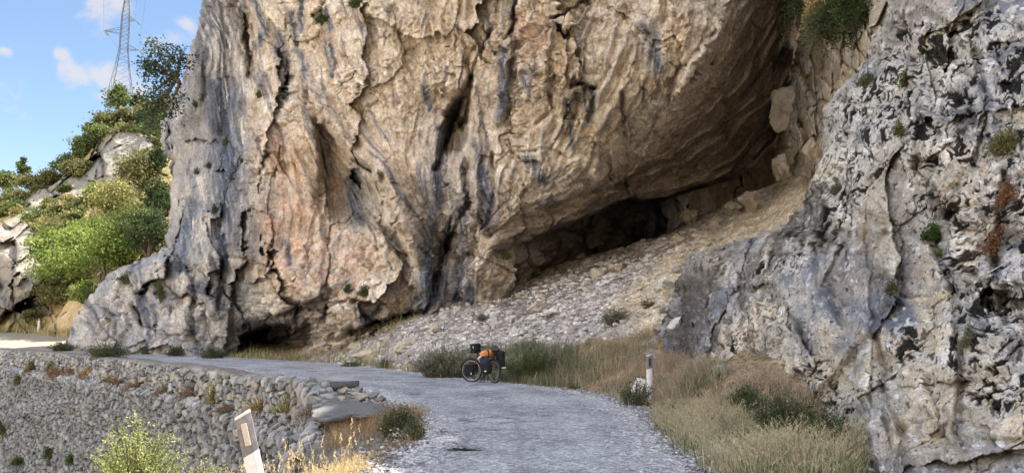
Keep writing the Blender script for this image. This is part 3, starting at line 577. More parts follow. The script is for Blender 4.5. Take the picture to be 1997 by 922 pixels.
    col = mixc(col, [.19, .205, .245], sstep(.0, .3, -n1+.3*n2+.4*gaussmask(PX, PY, [(1760,620,50,80),(1620,700,60,60),(1850,500,40,60),(1800,110,30,40)])))
    tanm = gaussmask(PX, PY, [(1840,350,70,60), (1700,80,50,60), (1800,250,60,60), (1840,870,120,50), (1690,430,50,80), (1780,60,60,40), (1380,520,80,40), (1660,560,40,30), (1700,310,60,40)])
    col = mixc(col, [.46, .375, .27], tanm*sstep(-.5, .4, n2)*.8)
    lich = sstep(.05, .3, n2 + .5*n3 + .3*clus - .12); col = mixc(col, [.70, .69, .68], lich*.6)
    spots = sstep(.30, .38, fbm(P, 7, 2, 111)); col = mixc(col, [.72, .73, .72], spots*.8*sstep(1500, 1700, PX))
    moss = sstep(.12, .38, fbm(P, .9, 5, 115, .6) + .35*gaussmask(PX, PY, [(1570,400,40,70), (1480,560,80,60), (1640,190,40,40), (1890,50,50,40), (1880,260,25,60), (1880,780,40,60), (1960,380,60,90), (1400,560,90,70), (1360,640,60,60), (1520,470,60,40), (1560,420,50,50), (1720,560,20,50), (1920,460,70,50), (1460,520,60,40)]) - .12)
    col = mixc(col, mixc(np.broadcast_to(np.array([.035, .026, .018]), P.shape), [.10, .078, .05], sstep(-.2, .3, n3)), moss*.8*sstep(-.2, .35, n3+.25))
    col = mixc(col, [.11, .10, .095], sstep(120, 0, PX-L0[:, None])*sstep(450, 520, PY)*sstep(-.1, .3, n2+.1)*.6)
    lobe = np.clip(gaussmask(PX, PY, [(1400,560,130,90), (1350,650,90,70), (1500,480,90,50), (1470,640,90,60), (1560,400,50,50)]), 0, 1); sv = fbm(PB, 15, 3, 121, .62, stretch=(.7, 1, 1.2)) + .14*clus + .10*lobe + .2*n1; t0 = np.quantile(sv[fr_], .84); speck = sstep(t0-.02, t0+.05, sv); col = mixc(col, [.035, .031, .028], speck*.8)
    strat_ = fbm(PB, 3.2, 4, 123, .6, stretch=(.4, 1, 2.2)); col = mixc(col, [.13, .12, .11], sstep(-.02, .22, strat_)*lobe*.75)
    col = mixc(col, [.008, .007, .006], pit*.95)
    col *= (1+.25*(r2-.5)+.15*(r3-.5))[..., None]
    P = PW; E = P[:, :1]; ce = np.array([0, 0, EYE]); wr = [ce + (E-ce)*(1+.035*k) + np.array([.12*k, 0, 0]) for k in range(12, 0, -1)]
    V = np.concatenate(wr+[P], 1); Cc = np.concatenate([col[:, :1]]*12+[col], 1)
    T = V[:1]; tops = [T + np.array([1.6*k, 1.0*k, 1.5*k]) for k in range(14, 0, -1)]  # unseen slope above the crest, added to block stray sun
    V = np.concatenate(tops+[V], 0); Cc = np.concatenate([Cc[:1]]*14+[Cc], 0)
    return link('rock_buttress', mesh_np('rock_buttress', V, gridfaces(*V.shape[:2], True), Cc, True, [M_NEARROCK]))
tag(build_buttress(), kind='structure')

# ------------------------------------------------------------------ far hillside
RIDGE = [(-700, 470), (-300, 440), (-100, 400), (0, 385), (60, 368), (100, 352), (150, 305), (190, 252), (215, 238), (250, 222), (300, 205), (345, 190), (460, 170), (700, 150)]
D_HILL = rbf([(-500,640,76),(-100,640,74),(0,630,72),(80,620,70),(150,610,66),(300,600,64),(0,500,80),(100,480,80),(200,500,74),(300,480,70),(60,440,92),(150,400,92),(230,380,92),(300,350,88),(0,390,112),(100,352,112),(200,260,112),(215,240,114),(300,205,118),(345,190,120),(240,300,104),(-400,450,110),(-400,540,84),(420,400,86),(460,180,122),(420,600,66)], 30)
def hill_depth(px, py): return D_HILL(px, py)
def hill_pt(px, py, off=0.0): return Vector([float(v) for v in W(px, py, float(D_HILL(px, py))-off)])
def build_hill():
    cols = axis([(-700, -20, 12), (-20, 470, 2), (470, 700, 15)]); v = np.linspace(0, 1, 260)
    top = interp(cols, RIDGE) + fbm(np.stack([cols/30, 0*cols, 0*cols], -1), 1, 4, 45)*14
    PX = np.repeat(cols[None], len(v), 0); PY = top[None] + v[:, None]*(655-top[None])
    D = D_HILL(PX, PY) + 6*(1-np.clip(v/.05, 0, 1))[:, None]**2
    P = np.stack([(PX-CX)/F*92, .3*D, (HOR-PY)/F*92], -1)
    rockm = np.clip(polymask(PX, PY, [(196,245),(235,238),(290,262),(310,330),(250,370),(200,390),(150,400),(95,400),(60,430),(70,500),(90,560),(100,612),(-40,615),(-60,440),(0,440),(40,415),(85,345),(150,335),(180,300)], 10), 0, 1)
    f1, e1, r1 = facets(P+fbm(P, .12, 3, 1)[..., None]*3, 7, 53, 1.3, (1, 1, .8)); f2, e2, r2 = facets(P+fbm(P, .3, 3, 2)[..., None]*1.2, 2.4, 54, 1.4)
    rg = fbm(P, .12, 6, 56, .55, ridged=True)
    D = D - (.3+.7*rockm)*(f1*3.4 + f2*1.4 + rg*2.2) - fbm(P, .5, 4, 58)*.8 + rockm*.8*np.exp(-(e1/.05)**2)
    n = fbm(P, .15, 4, 61); n2 = fbm(P, .6, 4, 62)
    soil = mixc(np.broadcast_to(np.array([.17, .15, .08]), P.shape), [.30, .24, .13], sstep(-.2, .3, n2))
    rc = mixc(np.broadcast_to(np.array([.29, .26, .22]), P.shape), [.20, .197, .19], sstep(-.2, .3, n+.3*n2)); rc = mixc(rc, [.10, .09, .08], np.exp(-(e1/.04)**2)*.5+sstep(.25,.5,n2)*.4)
    col = mixc(soil, rc, rockm); dirt = polymask(PX, PY, [(110,600),(150,560),(185,548),(190,570),(150,640),(90,640)], 8); col = mixc(col, [.48, .38, .24], dirt)
    P = W(PX, PY, D)
    back = [P[:1] + np.array([0, 9.*k, -2.5*k]) for k in range(7, 0, -1)]
    V = np.concatenate(back+[P], 0); Cc = np.concatenate([col[:1]]*7+[col], 0)
    return link('hillside', mesh_np('hillside', V, gridfaces(*V.shape[:2], True), Cc, True, [M_FAR]))
tag(build_hill(), kind='structure')

# ------------------------------------------------------------------ road line and ground
ROADL = [(-1.5,-6,0),(-1.6,2,0),(-1.65,6,0),(-1.55,9,0),(-1.5,11.5,0),(-2.0,14.8,0),(-3.0,17.5,0),(-4.6,21,0),(-7.3,24.2,0),(-13,31.8,0),(-21.5,41,0),(-30,49.5,.03),(-40,58.5,.10),(-52,66,.7),(-75,78,1.5)]
ROADR = [(2.3,-6,0),(2.2,2,0),(2.1,6,0),(2.15,9,0),(2.3,11.5,0),(2.5,14.8,0),(2.2,17.8,0),(1.4,20.3,0),(-1.4,24.8,0),(-8,35,0),(-16.5,43.5,0),(-24,51,.05),(-33,60,.5),(-46,71,1.2),(-72,85,1.9)]
def smooth_line(pl, n=14):
    """Catmull-Rom through the stations"""
    p = np.array(pl, float); out = []
    for i in range(len(p)-1):
        a = p[max(i-1, 0)]; b = p[i]; c = p[i+1]; d = p[min(i+2, len(p)-1)]
        for k in range(n):
            t = k/n; out.append(.5*((2*b)+(c-a)*t+(2*a-5*b+4*c-d)*t*t+(3*b-a-3*c+d)*t**3))
    out.append(p[-1]); return np.array(out)
RL, RR = smooth_line(ROADL), smooth_line(ROADR)
ROADPOLY = [tuple(p[:2]) for p in RL] + [tuple(p[:2]) for p in RR[::-1]]
def near_line(x, y, L):
    bd = np.full(np.shape(x), 1e9); bz = np.zeros(np.shape(x)); side = np.zeros(np.shape(x)); arc = np.zeros(np.shape(x)); s0 = 0
    for k in range(len(L)-1):
        dx, dy = L[k+1][0]-L[k][0], L[k+1][1]-L[k][1]; ln = math.hypot(dx, dy)
        t = np.clip(((x-L[k][0])*dx+(y-L[k][1])*dy)/(ln*ln), 0, 1); d = np.hypot(x-L[k][0]-t*dx, y-L[k][1]-t*dy); m = d < bd
        bd = np.where(m, d, bd); bz = np.where(m, L[k][2]+t*(L[k+1][2]-L[k][2]), bz); side = np.where(m, np.sign((x-L[k][0])*dy-(y-L[k][1])*dx), side); arc = np.where(m, s0+t*ln, arc); s0 += ln
    return bd, bz, side, arc     # side +1 = right (mountain) side
def gp(px, py, Y): q = W(px, py, Y); return (float(q[0]), float(q[1]), float(q[2]))
TC = [gp(*a) for a in [(830,612,34.8),(765,632,36),(700,655,37.2),(640,675,38.6),(590,694,40.2),(930,583,34.6),(1000,562,34.6),(1100,523,36),(1200,490,37.5),(1330,445,38.5),(1430,393,40),(1500,372,39.5),(1540,350,37),
    (700,690,34),(800,660,31.5),(900,670,29.5),(1000,640,29),(1100,600,29.5),(1000,690,26),(1100,690,24.2),(1200,600,27.5),(1200,680,22.8),(1300,560,27),(1300,640,22.6),(1400,480,30.5),(1500,410,32.5),(1560,370,32),(1250,520,31.5),(1150,560,32),(1250,700,20.8),
    (1290,700,20.0),(1400,800,13.6),(1330,755,17),(1450,725,16.2),(1550,835,11.4),(1620,860,10.4),(1450,640,19),(1700,900,9.2),(1600,400,28)]]
TC += [tuple(p) for p in ROADR[:12]] + [(5, 5, -.7), (4.9, 7.5, -.6), (6, 8.5, -.6), (5, 0, -.5), (6, -5, 0), (8, 12, 1.5), (10, 20, 4), (14, 30, 9), (3.2, 8.5, .05), (3.1, 11, .08), (3.0, 5, .05), (-20, 52, 1.2), (-26, 58, 1.6), (-30, 66, 2.5), (-38, 72, 2.4), (-12, 48, 1.), (-36, 63, 2.3), (-44, 76, 2.2), (5, 46, 4.6), (12, 50, 7.0), (16, 46, 7.6), (0, 44, 3.4), (10, 43, 7.2), (-60, 85, 2.2), (20, 40, 9), (3.9, 12, .5), (4.2, 15, 1.)]
_t = rbf(TC, 1.2)
def woff(y): return interp(y, [(10, 2.1), (14, 2.0), (16, 1.75), (19, 1.35), (21, 1.0), (24, .5), (30, .3)])
def terrain(x, y, detail=True):
    x = np.asarray(x, float); y = np.asarray(y, float)
    z = np.clip(_t(x, y), -.9, 14)
    dl, zl, sl, al = near_line(x, y, RL); dr, zr, sr, ar = near_line(x, y, RR); inside = (sl > 0) & (sr < 0)
    n = 0
    if detail:
        P = np.stack([x, y, 0*x], -1); n = fbm(P, .45, 5, 201)*.5; f, e, r = facets(P+fbm(P, 1, 3, 3)[..., None]*.4, .8, 203, 1.4, (1, 1, 1)); n = n + f*.11
        scree = sstep(.4, 1.6, z); n = n*(.25+.75*scree)
    rz = zr*dl/(dl+dr+1e-6) + zl*dr/(dl+dr+1e-6)
    k = np.where(sr > 0, sstep(.05, 1.6, dr), 0)
    zz = np.where(inside, rz-.05, zr*(1-k) + (z+n)*k - .05*(1-k))
    # outer side: slope near the camera, sheer drop behind the retaining wall further along
    t = np.where(sl < 0, dl, 0)
    nearslope = -.06 - .42*np.clip(t-.15, 0, 3.2) - 1.1*np.clip(t-3.3, 0, 14) + (n*.6 if detail else 0)*np.clip(t, 0, 1)
    nearslope = nearslope*1.0
    wo = woff(y); sheer = np.where(t > wo-.25, -11.5 - .35*np.clip(t, 0, 20), -.06)
    kk = sstep(10.4, 12.6, y + .35*np.clip(-x-2.5, 0, 3)); o = nearslope*(1-kk)+np.minimum(nearslope-1.0, sheer)*kk
    o = np.where((t < wo-.25) & (y > 12.6), np.maximum(-.06-.22*t*sstep(20, 14, y), -.5)+n*.3*np.clip(t, 0, 1), o)
    z = np.where(sl < 0, o+zl, zz)
    return z + np.clip(-22-y, 0, 400)*.75*(1+.0*x) + np.clip(-70-x, 0, 300)*.3*(y < 20)
def tz(x, y): return float(terrain(np.array([x]), np.array([y]), True)[0])
def build_ground():
    xs = axis([(-900, -150, 60), (-150, -60, 4), (-60, -22, .45), (-22, -8, .16), (-8, 6, .075), (6, 18, .13), (18, 40, 1.5), (40, 900, 60)])
    ys = axis([(-500, -12, 40), (-12, 4, .6), (4, 16, .07), (16, 42, .11), (42, 75, .35), (75, 140, 3), (140, 1500, 80)])
    X, Y = np.meshgrid(xs, ys); Z = terrain(X, Y); P = np.stack([X, Y, Z], -1); PX, PY = proj(P)
    n = fbm(P, .6, 4, 221); n2 = fbm(P, 3, 3, 223); f, e, r = facets(P, .35, 225)
    col = mixc(np.broadcast_to(np.array([.20, .155, .105]), P.shape), [.30, .24, .16], sstep(-.2, .3, n2))       # dry bank soil
    dl, zl, sl, al = near_line(X, Y, RL)
    scr = polymask(PX+n*30, PY+n2*14, [(560,710),(700,660),(830,608),(1000,558),(1200,480),(1430,388),(1500,370),(1440,430),(1340,520),(1290,600),(1230,650),(1100,672),(1000,700),(800,712)], 14)*(Y > 21)
    c2 = mixc(np.broadcast_to(np.array([.27, .24, .225]), P.shape), [.42, .39, .37], sstep(-.15, .3, n2+.6*(r-.5))); col = mixc(col, c2, scr)
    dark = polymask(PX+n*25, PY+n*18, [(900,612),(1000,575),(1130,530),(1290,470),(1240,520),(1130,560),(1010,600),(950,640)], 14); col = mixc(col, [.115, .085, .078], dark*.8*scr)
    yel = polymask(PX+n*22, PY+n2*18, [(1560,350),(1600,400),(1560,450),(1420,500),(1345,545),(1300,640),(1240,640),(1190,600),(1290,510),(1390,450),(1470,410)], 16)*(Y > 20); col = mixc(col, mixc(np.broadcast_to(np.array([.46, .39, .29]), P.shape), [.58, .52, .42], r), yel*.8)
    brn = polymask(PX+n*25, PY+n2*18, [(1060,690),(1230,655),(1280,640),(1290,720),(1200,760),(1090,740)], 14)*(Y > 16); col = mixc(col, [.33, .225, .135], brn*.7)
    col = mixc(col, [.17, .165, .15], ((sl < 0) & (Y > 12))*1.0); col = mixc(col, [.42, .33, .19], ((sl < 0) & (Y < 12))*.7*sstep(-.3, .3, n2))
    far = (Y > 48)*(sl > 0); col = mixc(col, [.32, .25, .16], far*.75*sstep(-.3, .2, n))
    opp = ((Y < -14) | (X < -62)); col = mixc(col, [.47, .42, .34], opp*1.0)  # unseen opposite slope, added pale to bounce sun onto the cliff
    col *= (1+.25*(r-.5))[..., None]
    return link('ground', mesh_np('ground', P, gridfaces(*P.shape[:2]), col, True, [M_GROUND]))
tag(build_ground(), kind='structure')
def build_road():
    n = 2300; m = 84
    # resample both edges with spacing that grows with distance
    s = np.linspace(0, 1, n); k = np.linspace(0, 1, len(RL)); kk = .13+.87*s
    Lp = np.stack([np.interp(kk, k, RL[:, i]) for i in range(3)], -1); Rp = np.stack([np.interp(kk, k, RR[:, i]) for i in range(3)], -1)
    t = np.linspace(0, 1, m)
    P = Lp[:, None]*(1-t)[None, :, None] + Rp[:, None]*t[None, :, None]
    a = fbm(P[:, 0], 1.1, 4, 241)*.16; b = fbm(P[:, -1], 1.1, 4, 243)*.22; wd = np.linalg.norm(Rp-Lp, axis=1); dr = (Rp-Lp)/wd[:, None]
    P = P + dr[:, None]*(np.clip(a, -1, .05)[:, None, None]*(1-t)[None, :, None]**4) + dr[:, None]*(b[:, None, None]*t[None, :, None]**6)
    edge = np.minimum(t, 1-t)[None]*wd[:, None]
    P[..., 2] += .03*sstep(0, .5, edge) + fbm(P, .5, 4, 245)*.03 + fbm(P, 9, 3, 247)*.006 - .03*(1-sstep(0, .25, edge))
    f, e, r = facets(P, .045, 249)
    n1 = fbm(P, .5, 4, 251); n2 = fbm(P, 2.5, 4, 253)
    col = mixc(np.broadcast_to(np.array([.20, .206, .222]), P.shape), [.31, .317, .335], sstep(-.25, .25, n1+.4*n2))
    ge = sstep(1.0, .2, edge+n2*1.0+n1*.8); col = mixc(col, mixc(np.broadcast_to(np.array([.15, .14, .13]), P.shape), [.52, .52, .53], r), ge*.8)
    P[..., 2] += ge*f*.022
    for u0 in (.33, .68): col = mixc(col, [.40, .405, .41], np.exp(-((t[None]-u0+n1*.06)/.07)**2)*.35)
    pt, pe, pr_ = facets(P+fbm(P, 1.2, 3, 261)[..., None]*.8, 1.5, 263); crk = np.exp(-(pe/.022)**2)*sstep(.0, .25, fbm(P, .35, 3, 265)); col = mixc(col, [.04, .04, .04], crk*.8); P[..., 2] -= crk*.01
    col *= (1 + .13*(pr_-.5)*sstep(-.1, .2, n1))[..., None]
    sp = sstep(.55, .9, r)*sstep(-.1, .4, n2+.3); col = mixc(col, [.52, .52, .53], sp*.45)
    for (px, py, w_, h_, c, o) in [(870, 853, 30, 6, (.50, .49, .48), .7), (905, 873, 42, 3.0, (.015, .012, .01), .95), (960, 835, 22, 1.6, (.05, .045, .04), .8), (865, 838, 14, 2.2, (.05, .045, .04), .7), (940, 749, 26, 1.5, (.07, .065, .06), .5), (810, 767, 16, 1.4, (.06, .05, .045), .6), (640, 730, 60, 2, (.3, .29, .28), .5), (1010, 840, 8, 60, (.22,.215,.21), .5), (820, 745, 40, 1.4, (.08,.075,.07), .5)]:
        Yg = EYE*F/(py-HOR)*1.0; x0 = (px-CX)/F*Yg; sx = w_/F*Yg; sy = h_*Yg/(py-HOR)
        mk = np.exp(-((P[..., 0]-x0+n2*.25*sx)/sx)**2-((P[..., 1]-Yg+n2*sy*1.2)/sy)**2); mk = sstep(.25, .6, mk+.35*n2)*(mk > .08); col = mixc(col, c, mk*o)
        if c[0] < .1: P[..., 2] -= mk*.012
    far = sstep(44, 52, P[..., 1]); col = mixc(col, [.26, .215, .155], far*.8)
    return link('road', mesh_np('road', P, gridfaces(n, m, True), col, True, [mat_vcol('worn_asphalt', fine=50, var=.45, bump=1.0, bscale=40, bdist=.014, speck=38)]))
tag(build_road(), kind='structure')
# ------------------------------------------------------------------ retaining wall
def build_wall():
    y = RL[:, 1]; k0 = np.argmax(y > 13.4); L = RL[k0:, :3]
    seg = np.linalg.norm(np.diff(L[:, :2], axis=0), axis=1); arc = np.concatenate([[0], np.cumsum(seg)])
    s = [0.0]
    while s[-1] < arc[-1]-14: s.append(s[-1] + .0019*float(np.interp(s[-1], arc, np.hypot(L[:, 0], L[:, 1]))))
    s = np.array(s); px_ = np.interp(s, arc, L[:, 0]); py_ = np.interp(s, arc, L[:, 1]); pz_ = np.minimum(np.interp(s, arc, L[:, 2]), .12)
    ker = np.ones(25)/25; pad = lambda a: np.convolve(np.pad(a, 12, mode='edge'), ker, 'valid')
    px_, py_ = pad(px_), pad(py_)
    tx, ty = np.gradient(px_), np.gradient(py_); l = np.hypot(tx, ty); nx, ny = -ty/l, tx/l       # outward (ravine side)
    top = interp(py_, [(13, -.75), (14.2, -.55), (16, -.36), (18.8, -.26), (19.6, -.16), (20.6, -.10), (21.0, .07), (60, .10)]) + pz_
    wo = woff(py_)
    # profile: (offset, z) from the road side over the coping, down the face, over the ledge and down again
    prof = [(-.28-0., -.25, 0), (-.28, 0, 1), (.30, 0, 1), (.34, -1.25, 1), (.80, -1.40, 1), (1.9, -10.5, 1)]
    pts = np.array([(a, b) for a, b, _ in prof]); sl = np.concatenate([[0], np.cumsum(np.hypot(*np.diff(pts, axis=0).T))])
    v = axis([(0, sl[3]+.6, .032), (sl[3]+.6, sl[-1], .042)])
    off = np.interp(v, sl, pts[:, 0]); zz = np.interp(v, sl, pts[:, 1])
    dn = np.gradient(off, v), np.gradient(zz, v); nl = np.hypot(*dn)+1e-9; no, nz_ = -dn[1]/nl, dn[0]/nl    # outward normal of the profile
    no = np.convolve(np.pad(no, 2, mode='edge'), np.ones(5)/5, 'valid'); nz_ = np.convolve(np.pad(nz_, 2, mode='edge'), np.ones(5)/5, 'valid')
    S, Vv = np.meshgrid(s, v, indexing='ij')
    # ledge follows slow undulation
    Q = np.stack([S, Vv, 0*S], -1)
    Qw = Q + np.stack([fbm(Q, .9, 3, 301)*.28, fbm(Q, .9, 3, 302)*.22, 0*S], -1)
    hA, eA, rA = facets(Qw, .36, 303, 1.2, (1, 1.25, 1)); hB, eB, rB = facets(Qw, .32, 305, 1.2, (.95, 1.2, 1))
    up = sstep(sl[3]+.5, sl[3]+.2, Vv); h = np.where(up > .5, hA, hB); e = np.where(up > .5, eA, eB); r = np.where(up > .5, rA, rB)
    cop = sstep(sl[1]+.72, sl[1]+.6, Vv)                                     # smoother coping
    cop = cop*sstep(22, 27, np.interp(S, s, py_))
    fine = fbm(Q, 5, 4, 307)
    disp = (.105*sstep(.02, .12, e) + .085*h + .05*fine)*(1-.85*cop) + fbm(Q, .35, 3, 309)*.07
    ledge_plant = 0
    offs = wo[:, None] - .3 + off[None] + no[None]*disp; Z = top[:, None] + zz[None] + nz_[None]*disp + fbm(np.stack([S, 0*S, 0*S], -1), .25, 3, 311)*.10*(Vv > sl[1])
    X = px_[:, None] + nx[:, None]*offs; Y = py_[:, None] + ny[:, None]*offs
    P = np.stack([X, Y, Z], -1)
    base = mixc(np.broadcast_to(np.array([.155, .165, .185]), P.shape), [.36, .365, .37], r)
    base = mixc(base, [.19, .195, .20], sstep(.55, 1, (r*7.3) % 1)*.7)
    base = mixc(base, [.40, .345, .27], sstep(.6, 1, (r*13.7) % 1)*.5*up)
    low = sstep(sl[4]-.2, sl[4]+.5, Vv); base = base*(1-.22*low[..., None])
    base = mixc(base, [.03, .026, .022], sstep(.12, .03, e)*.92*(1-cop)); base = mixc(base, [.15, .135, .13], cop*.8)
    n = fbm(Q, .6, 4, 313); base = mixc(base, [.16, .13, .09], sstep(.15, .45, n)*.35); base = mixc(base, [.30, .29, .27], sstep(.1, .4, -n)*.3)
    inn = np.array([-nx[0], -ny[0], 0]); ends = []
    for k in range(40, 0, -1):
        Q0 = P[0] + inn*np.minimum(.05*k, offs[0][:, None]+.25) ; fq, eq, rq = facets(np.stack([np.full(len(v), k*.05), v, 0*v], -1), .4, 315, .8)
        ends.append(Q0 + np.array([tx[0]/l[0], ty[0]/l[0], 0])*-(.12*sstep(0, .25, eq)+.05*fq)[:, None])
    P = np.concatenate([np.stack(ends), P], 0); base = np.concatenate([np.repeat(base[:1], 40, 0)*np.random.default_rng(1).uniform(.7, 1.2, (40, 1, 1)), base], 0)
    o = link('retaining_wall', mesh_np('retaining_wall', P, gridfaces(*P.shape[:2], False), base, False, [M_WALL]))
    return tag(o, 'long grey rubble stone retaining wall holding up the road above the ravine', 'wall')
build_wall()

# ------------------------------------------------------------------ placing helpers
bpy.context.view_layer.update(); DG = bpy.context.evaluated_depsgraph_get()
def hit(px, py):
    dx, dy, dz = ray(px, py); d = Vector((float(dx), float(dy), float(dz))).normalized()
    ok, loc, nor, i, ob, m = SC.ray_cast(DG, Vector((0, 0, EYE)), d)
    return (loc.copy(), nor.copy()) if ok else (Vector((0, 0, EYE)) + d*60, Vector((0, -1, 0)))
def down(x, y, z0=40.0):
    ok, loc, nor, i, ob, m = SC.ray_cast(DG, Vector((x, y, z0)), Vector((0, 0, -1)))
    return loc.copy() if ok else Vector((x, y, 0))
def ppm(p): return F/max(.5, p.y*CP + (p.z-EYE)*SP)          # pixels per metre at a point

# ------------------------------------------------------------------ vegetation builders
def leaf_quads(c, size, rg, flat=0.0, up=None, aspect=.55):
    """diamond leaves: c (N,3), size (N,)"""
    n = len(c); a = rg.normal(size=(n, 3)); 
    if up is not None: a = a*.6 + up
    a /= np.linalg.norm(a, axis=1)[:, None]+1e-9; b = rg.normal(size=(n, 3)); b -= a*(a*b).sum(1)[:, None]; b /= np.linalg.norm(b, axis=1)[:, None]+1e-9
    s = size[:, None]; nn = np.cross(a, b)*s*.12
    V = np.stack([c - a*s*.5, c + b*s*.5*aspect + nn, c + a*s*.5, c - b*s*.5*aspect + nn], 1).reshape(-1, 3)
    return V, np.arange(4*n).reshape(n, 4)
def pal(n, cols, rg, jit=.25):
    cols = np.array(cols); t = rg.random(n)*(len(cols)-1); i = np.minimum(t.astype(int), len(cols)-2); f = (t-i)[:, None]
    return (cols[i]*(1-f) + cols[i+1]*f)*(1 + jit*(rg.random((n, 1))-.5)*2)
GREEN = [(.035, .065, .018), (.07, .12, .03), (.12, .17, .05)]
DARKG = [(.022, .042, .016), (.045, .078, .028), (.085, .125, .045), (.13, .15, .07)]
BRIGHT = [(.07, .13, .022), (.14, .22, .04), (.24, .30, .07)]
OLIVE = [(.09, .10, .035), (.15, .155, .055), (.23, .22, .09)]
GREYG = [(.10, .12, .08), (.16, .18, .12), (.23, .25, .17)]
STRAW = [(.28, .20, .10), (.42, .32, .18), (.55, .45, .27)]
RUST = [(.13, .055, .025), (.22, .11, .05), (.30, .17, .08)]
GOLD = [(.40, .30, .15), (.56, .45, .26), (.68, .58, .38)]
def sprig_shrub(name, label, cat, base, w, h, cols, nsp=40, per=26, leaf=.04, seed=0, group=None, droop=0.0, lean=(0, 0, 0), stemcol=None, base_r=.25, depth=None, stem_r=.004, parts=True):
    """a plant of many stems, each carrying leaves along its outer part"""
    rg = np.random.default_rng(seed); dp = depth or w
    u = rg.normal(size=(nsp, 2)); u /= np.linalg.norm(u, axis=1)[:, None]; rr = rg.random(nsp)**.6
    root = np.stack([u[:, 0]*rr*w*.5*base_r, u[:, 1]*rr*dp*.5*base_r, 0*rr], -1)
    hh = h*(1-.55*rr**2)*rg.uniform(.7, 1.08, nsp)
    tip = np.stack([u[:, 0]*rr*w*.5, u[:, 1]*rr*dp*.5, hh], -1) + np.array(lean)*hh[:, None] + rg.normal(size=(nsp, 3))*.05*w
    tip[:, 2] -= droop*rr*h
    mid = (root+tip)/2 + np.stack([0*rr, 0*rr, .18*h*(1-rr)+.22*h*rr], -1)*(1 if droop == 0 else 1.6)
    t = np.sort(rg.uniform(.18, 1.0, (nsp, per)), 1); T = t[..., None]
    c = root[:, None]*(1-T)**2 + 2*mid[:, None]*T*(1-T) + tip[:, None]*T*T
    c = c + rg.normal(size=c.shape)*leaf*.9
    sz = leaf*rg.uniform(.6, 1.35, (nsp, per))
    V, Fc = leaf_quads(c.reshape(-1, 3), sz.ravel(), rg)
    cl = pal(nsp, cols, rg)[:, None]*rg.uniform(.8, 1.25, (nsp, per, 1)); cl = np.repeat(cl.reshape(-1, 3), 4, 0)
    mb = MB()
    for i in range(0, nsp, 1 if parts else 3):
        mb.tube([root[i], mid[i]*.5+(root[i]+tip[i])*.25, tip[i]], [stem_r*1.6, stem_r, stem_r*.5], 3, False)
    o = empty(name, base); tag(o, label, cat, group)
    link('foliage', mesh_np('foliage', V, Fc, cl, False, [M_LEAF]), o)
    mb.build('stems', stemcol or M_BARK, o)
    return o
def tree(name, label, base, h, cw, ch, cols, nclump=26, per=60, leaf=.3, seed=0, group=None, lean=(0, 0), trunk_r=.12, gap=.5, cat='tree', shape=1.0):
    rg = np.random.default_rng(seed); ce = np.array([lean[0]*h, lean[1]*h, h-ch*.5])
    d = rg.normal(size=(nclump, 3)); d /= np.linalg.norm(d, axis=1)[:, None]; r = rg.uniform(.35, 1.0, nclump)
    cc = ce + d*r[:, None]*np.array([cw*.42, cw*.42, ch*.42])
    cc[:, :2] *= (1 - .35*shape*np.clip((cc[:, 2:]-ce[2])/(ch*.5), -1, 1)*.6)
    cr = rg.uniform(.55, 1.1, nclump)*cw*.17*(1+gap*.3)
    c = cc[:, None] + rg.normal(size=(nclump, per, 3))*cr[:, None, None]*np.array([.62, .62, .42])
    sz = leaf*rg.uniform(.6, 1.3, nclump*per); V, Fc = leaf_quads(c.reshape(-1, 3), sz, rg, aspect=.7)
    cl = pal(nclump, cols, rg, .2)[:, None]*rg.uniform(.8, 1.2, (nclump, per, 1)); cl = np.repeat(cl.reshape(-1, 3), 4, 0)
    o = empty(name, base); tag(o, label, cat, group)
    link('crown', mesh_np('crown', V, Fc, cl, False, [M_LEAF]), o)
    mb = MB(); fk = np.array([lean[0]*h*.5, lean[1]*h*.5, max(.1, h-ch)*.9+.05*h])
    mb.tube([(0, 0, -.3), fk*.5, fk], [trunk_r*1.3, trunk_r, trunk_r*.8], 7)
    for i in range(min(nclump, 16)):
        m = (fk + cc[i])/2 + rg.normal(size=3)*.05*cw
        mb.tube([fk, m, cc[i]], [trunk_r*.6, trunk_r*.35, trunk_r*.12], 4, False)
    mb.build('trunk', M_BARK, o)
    return o
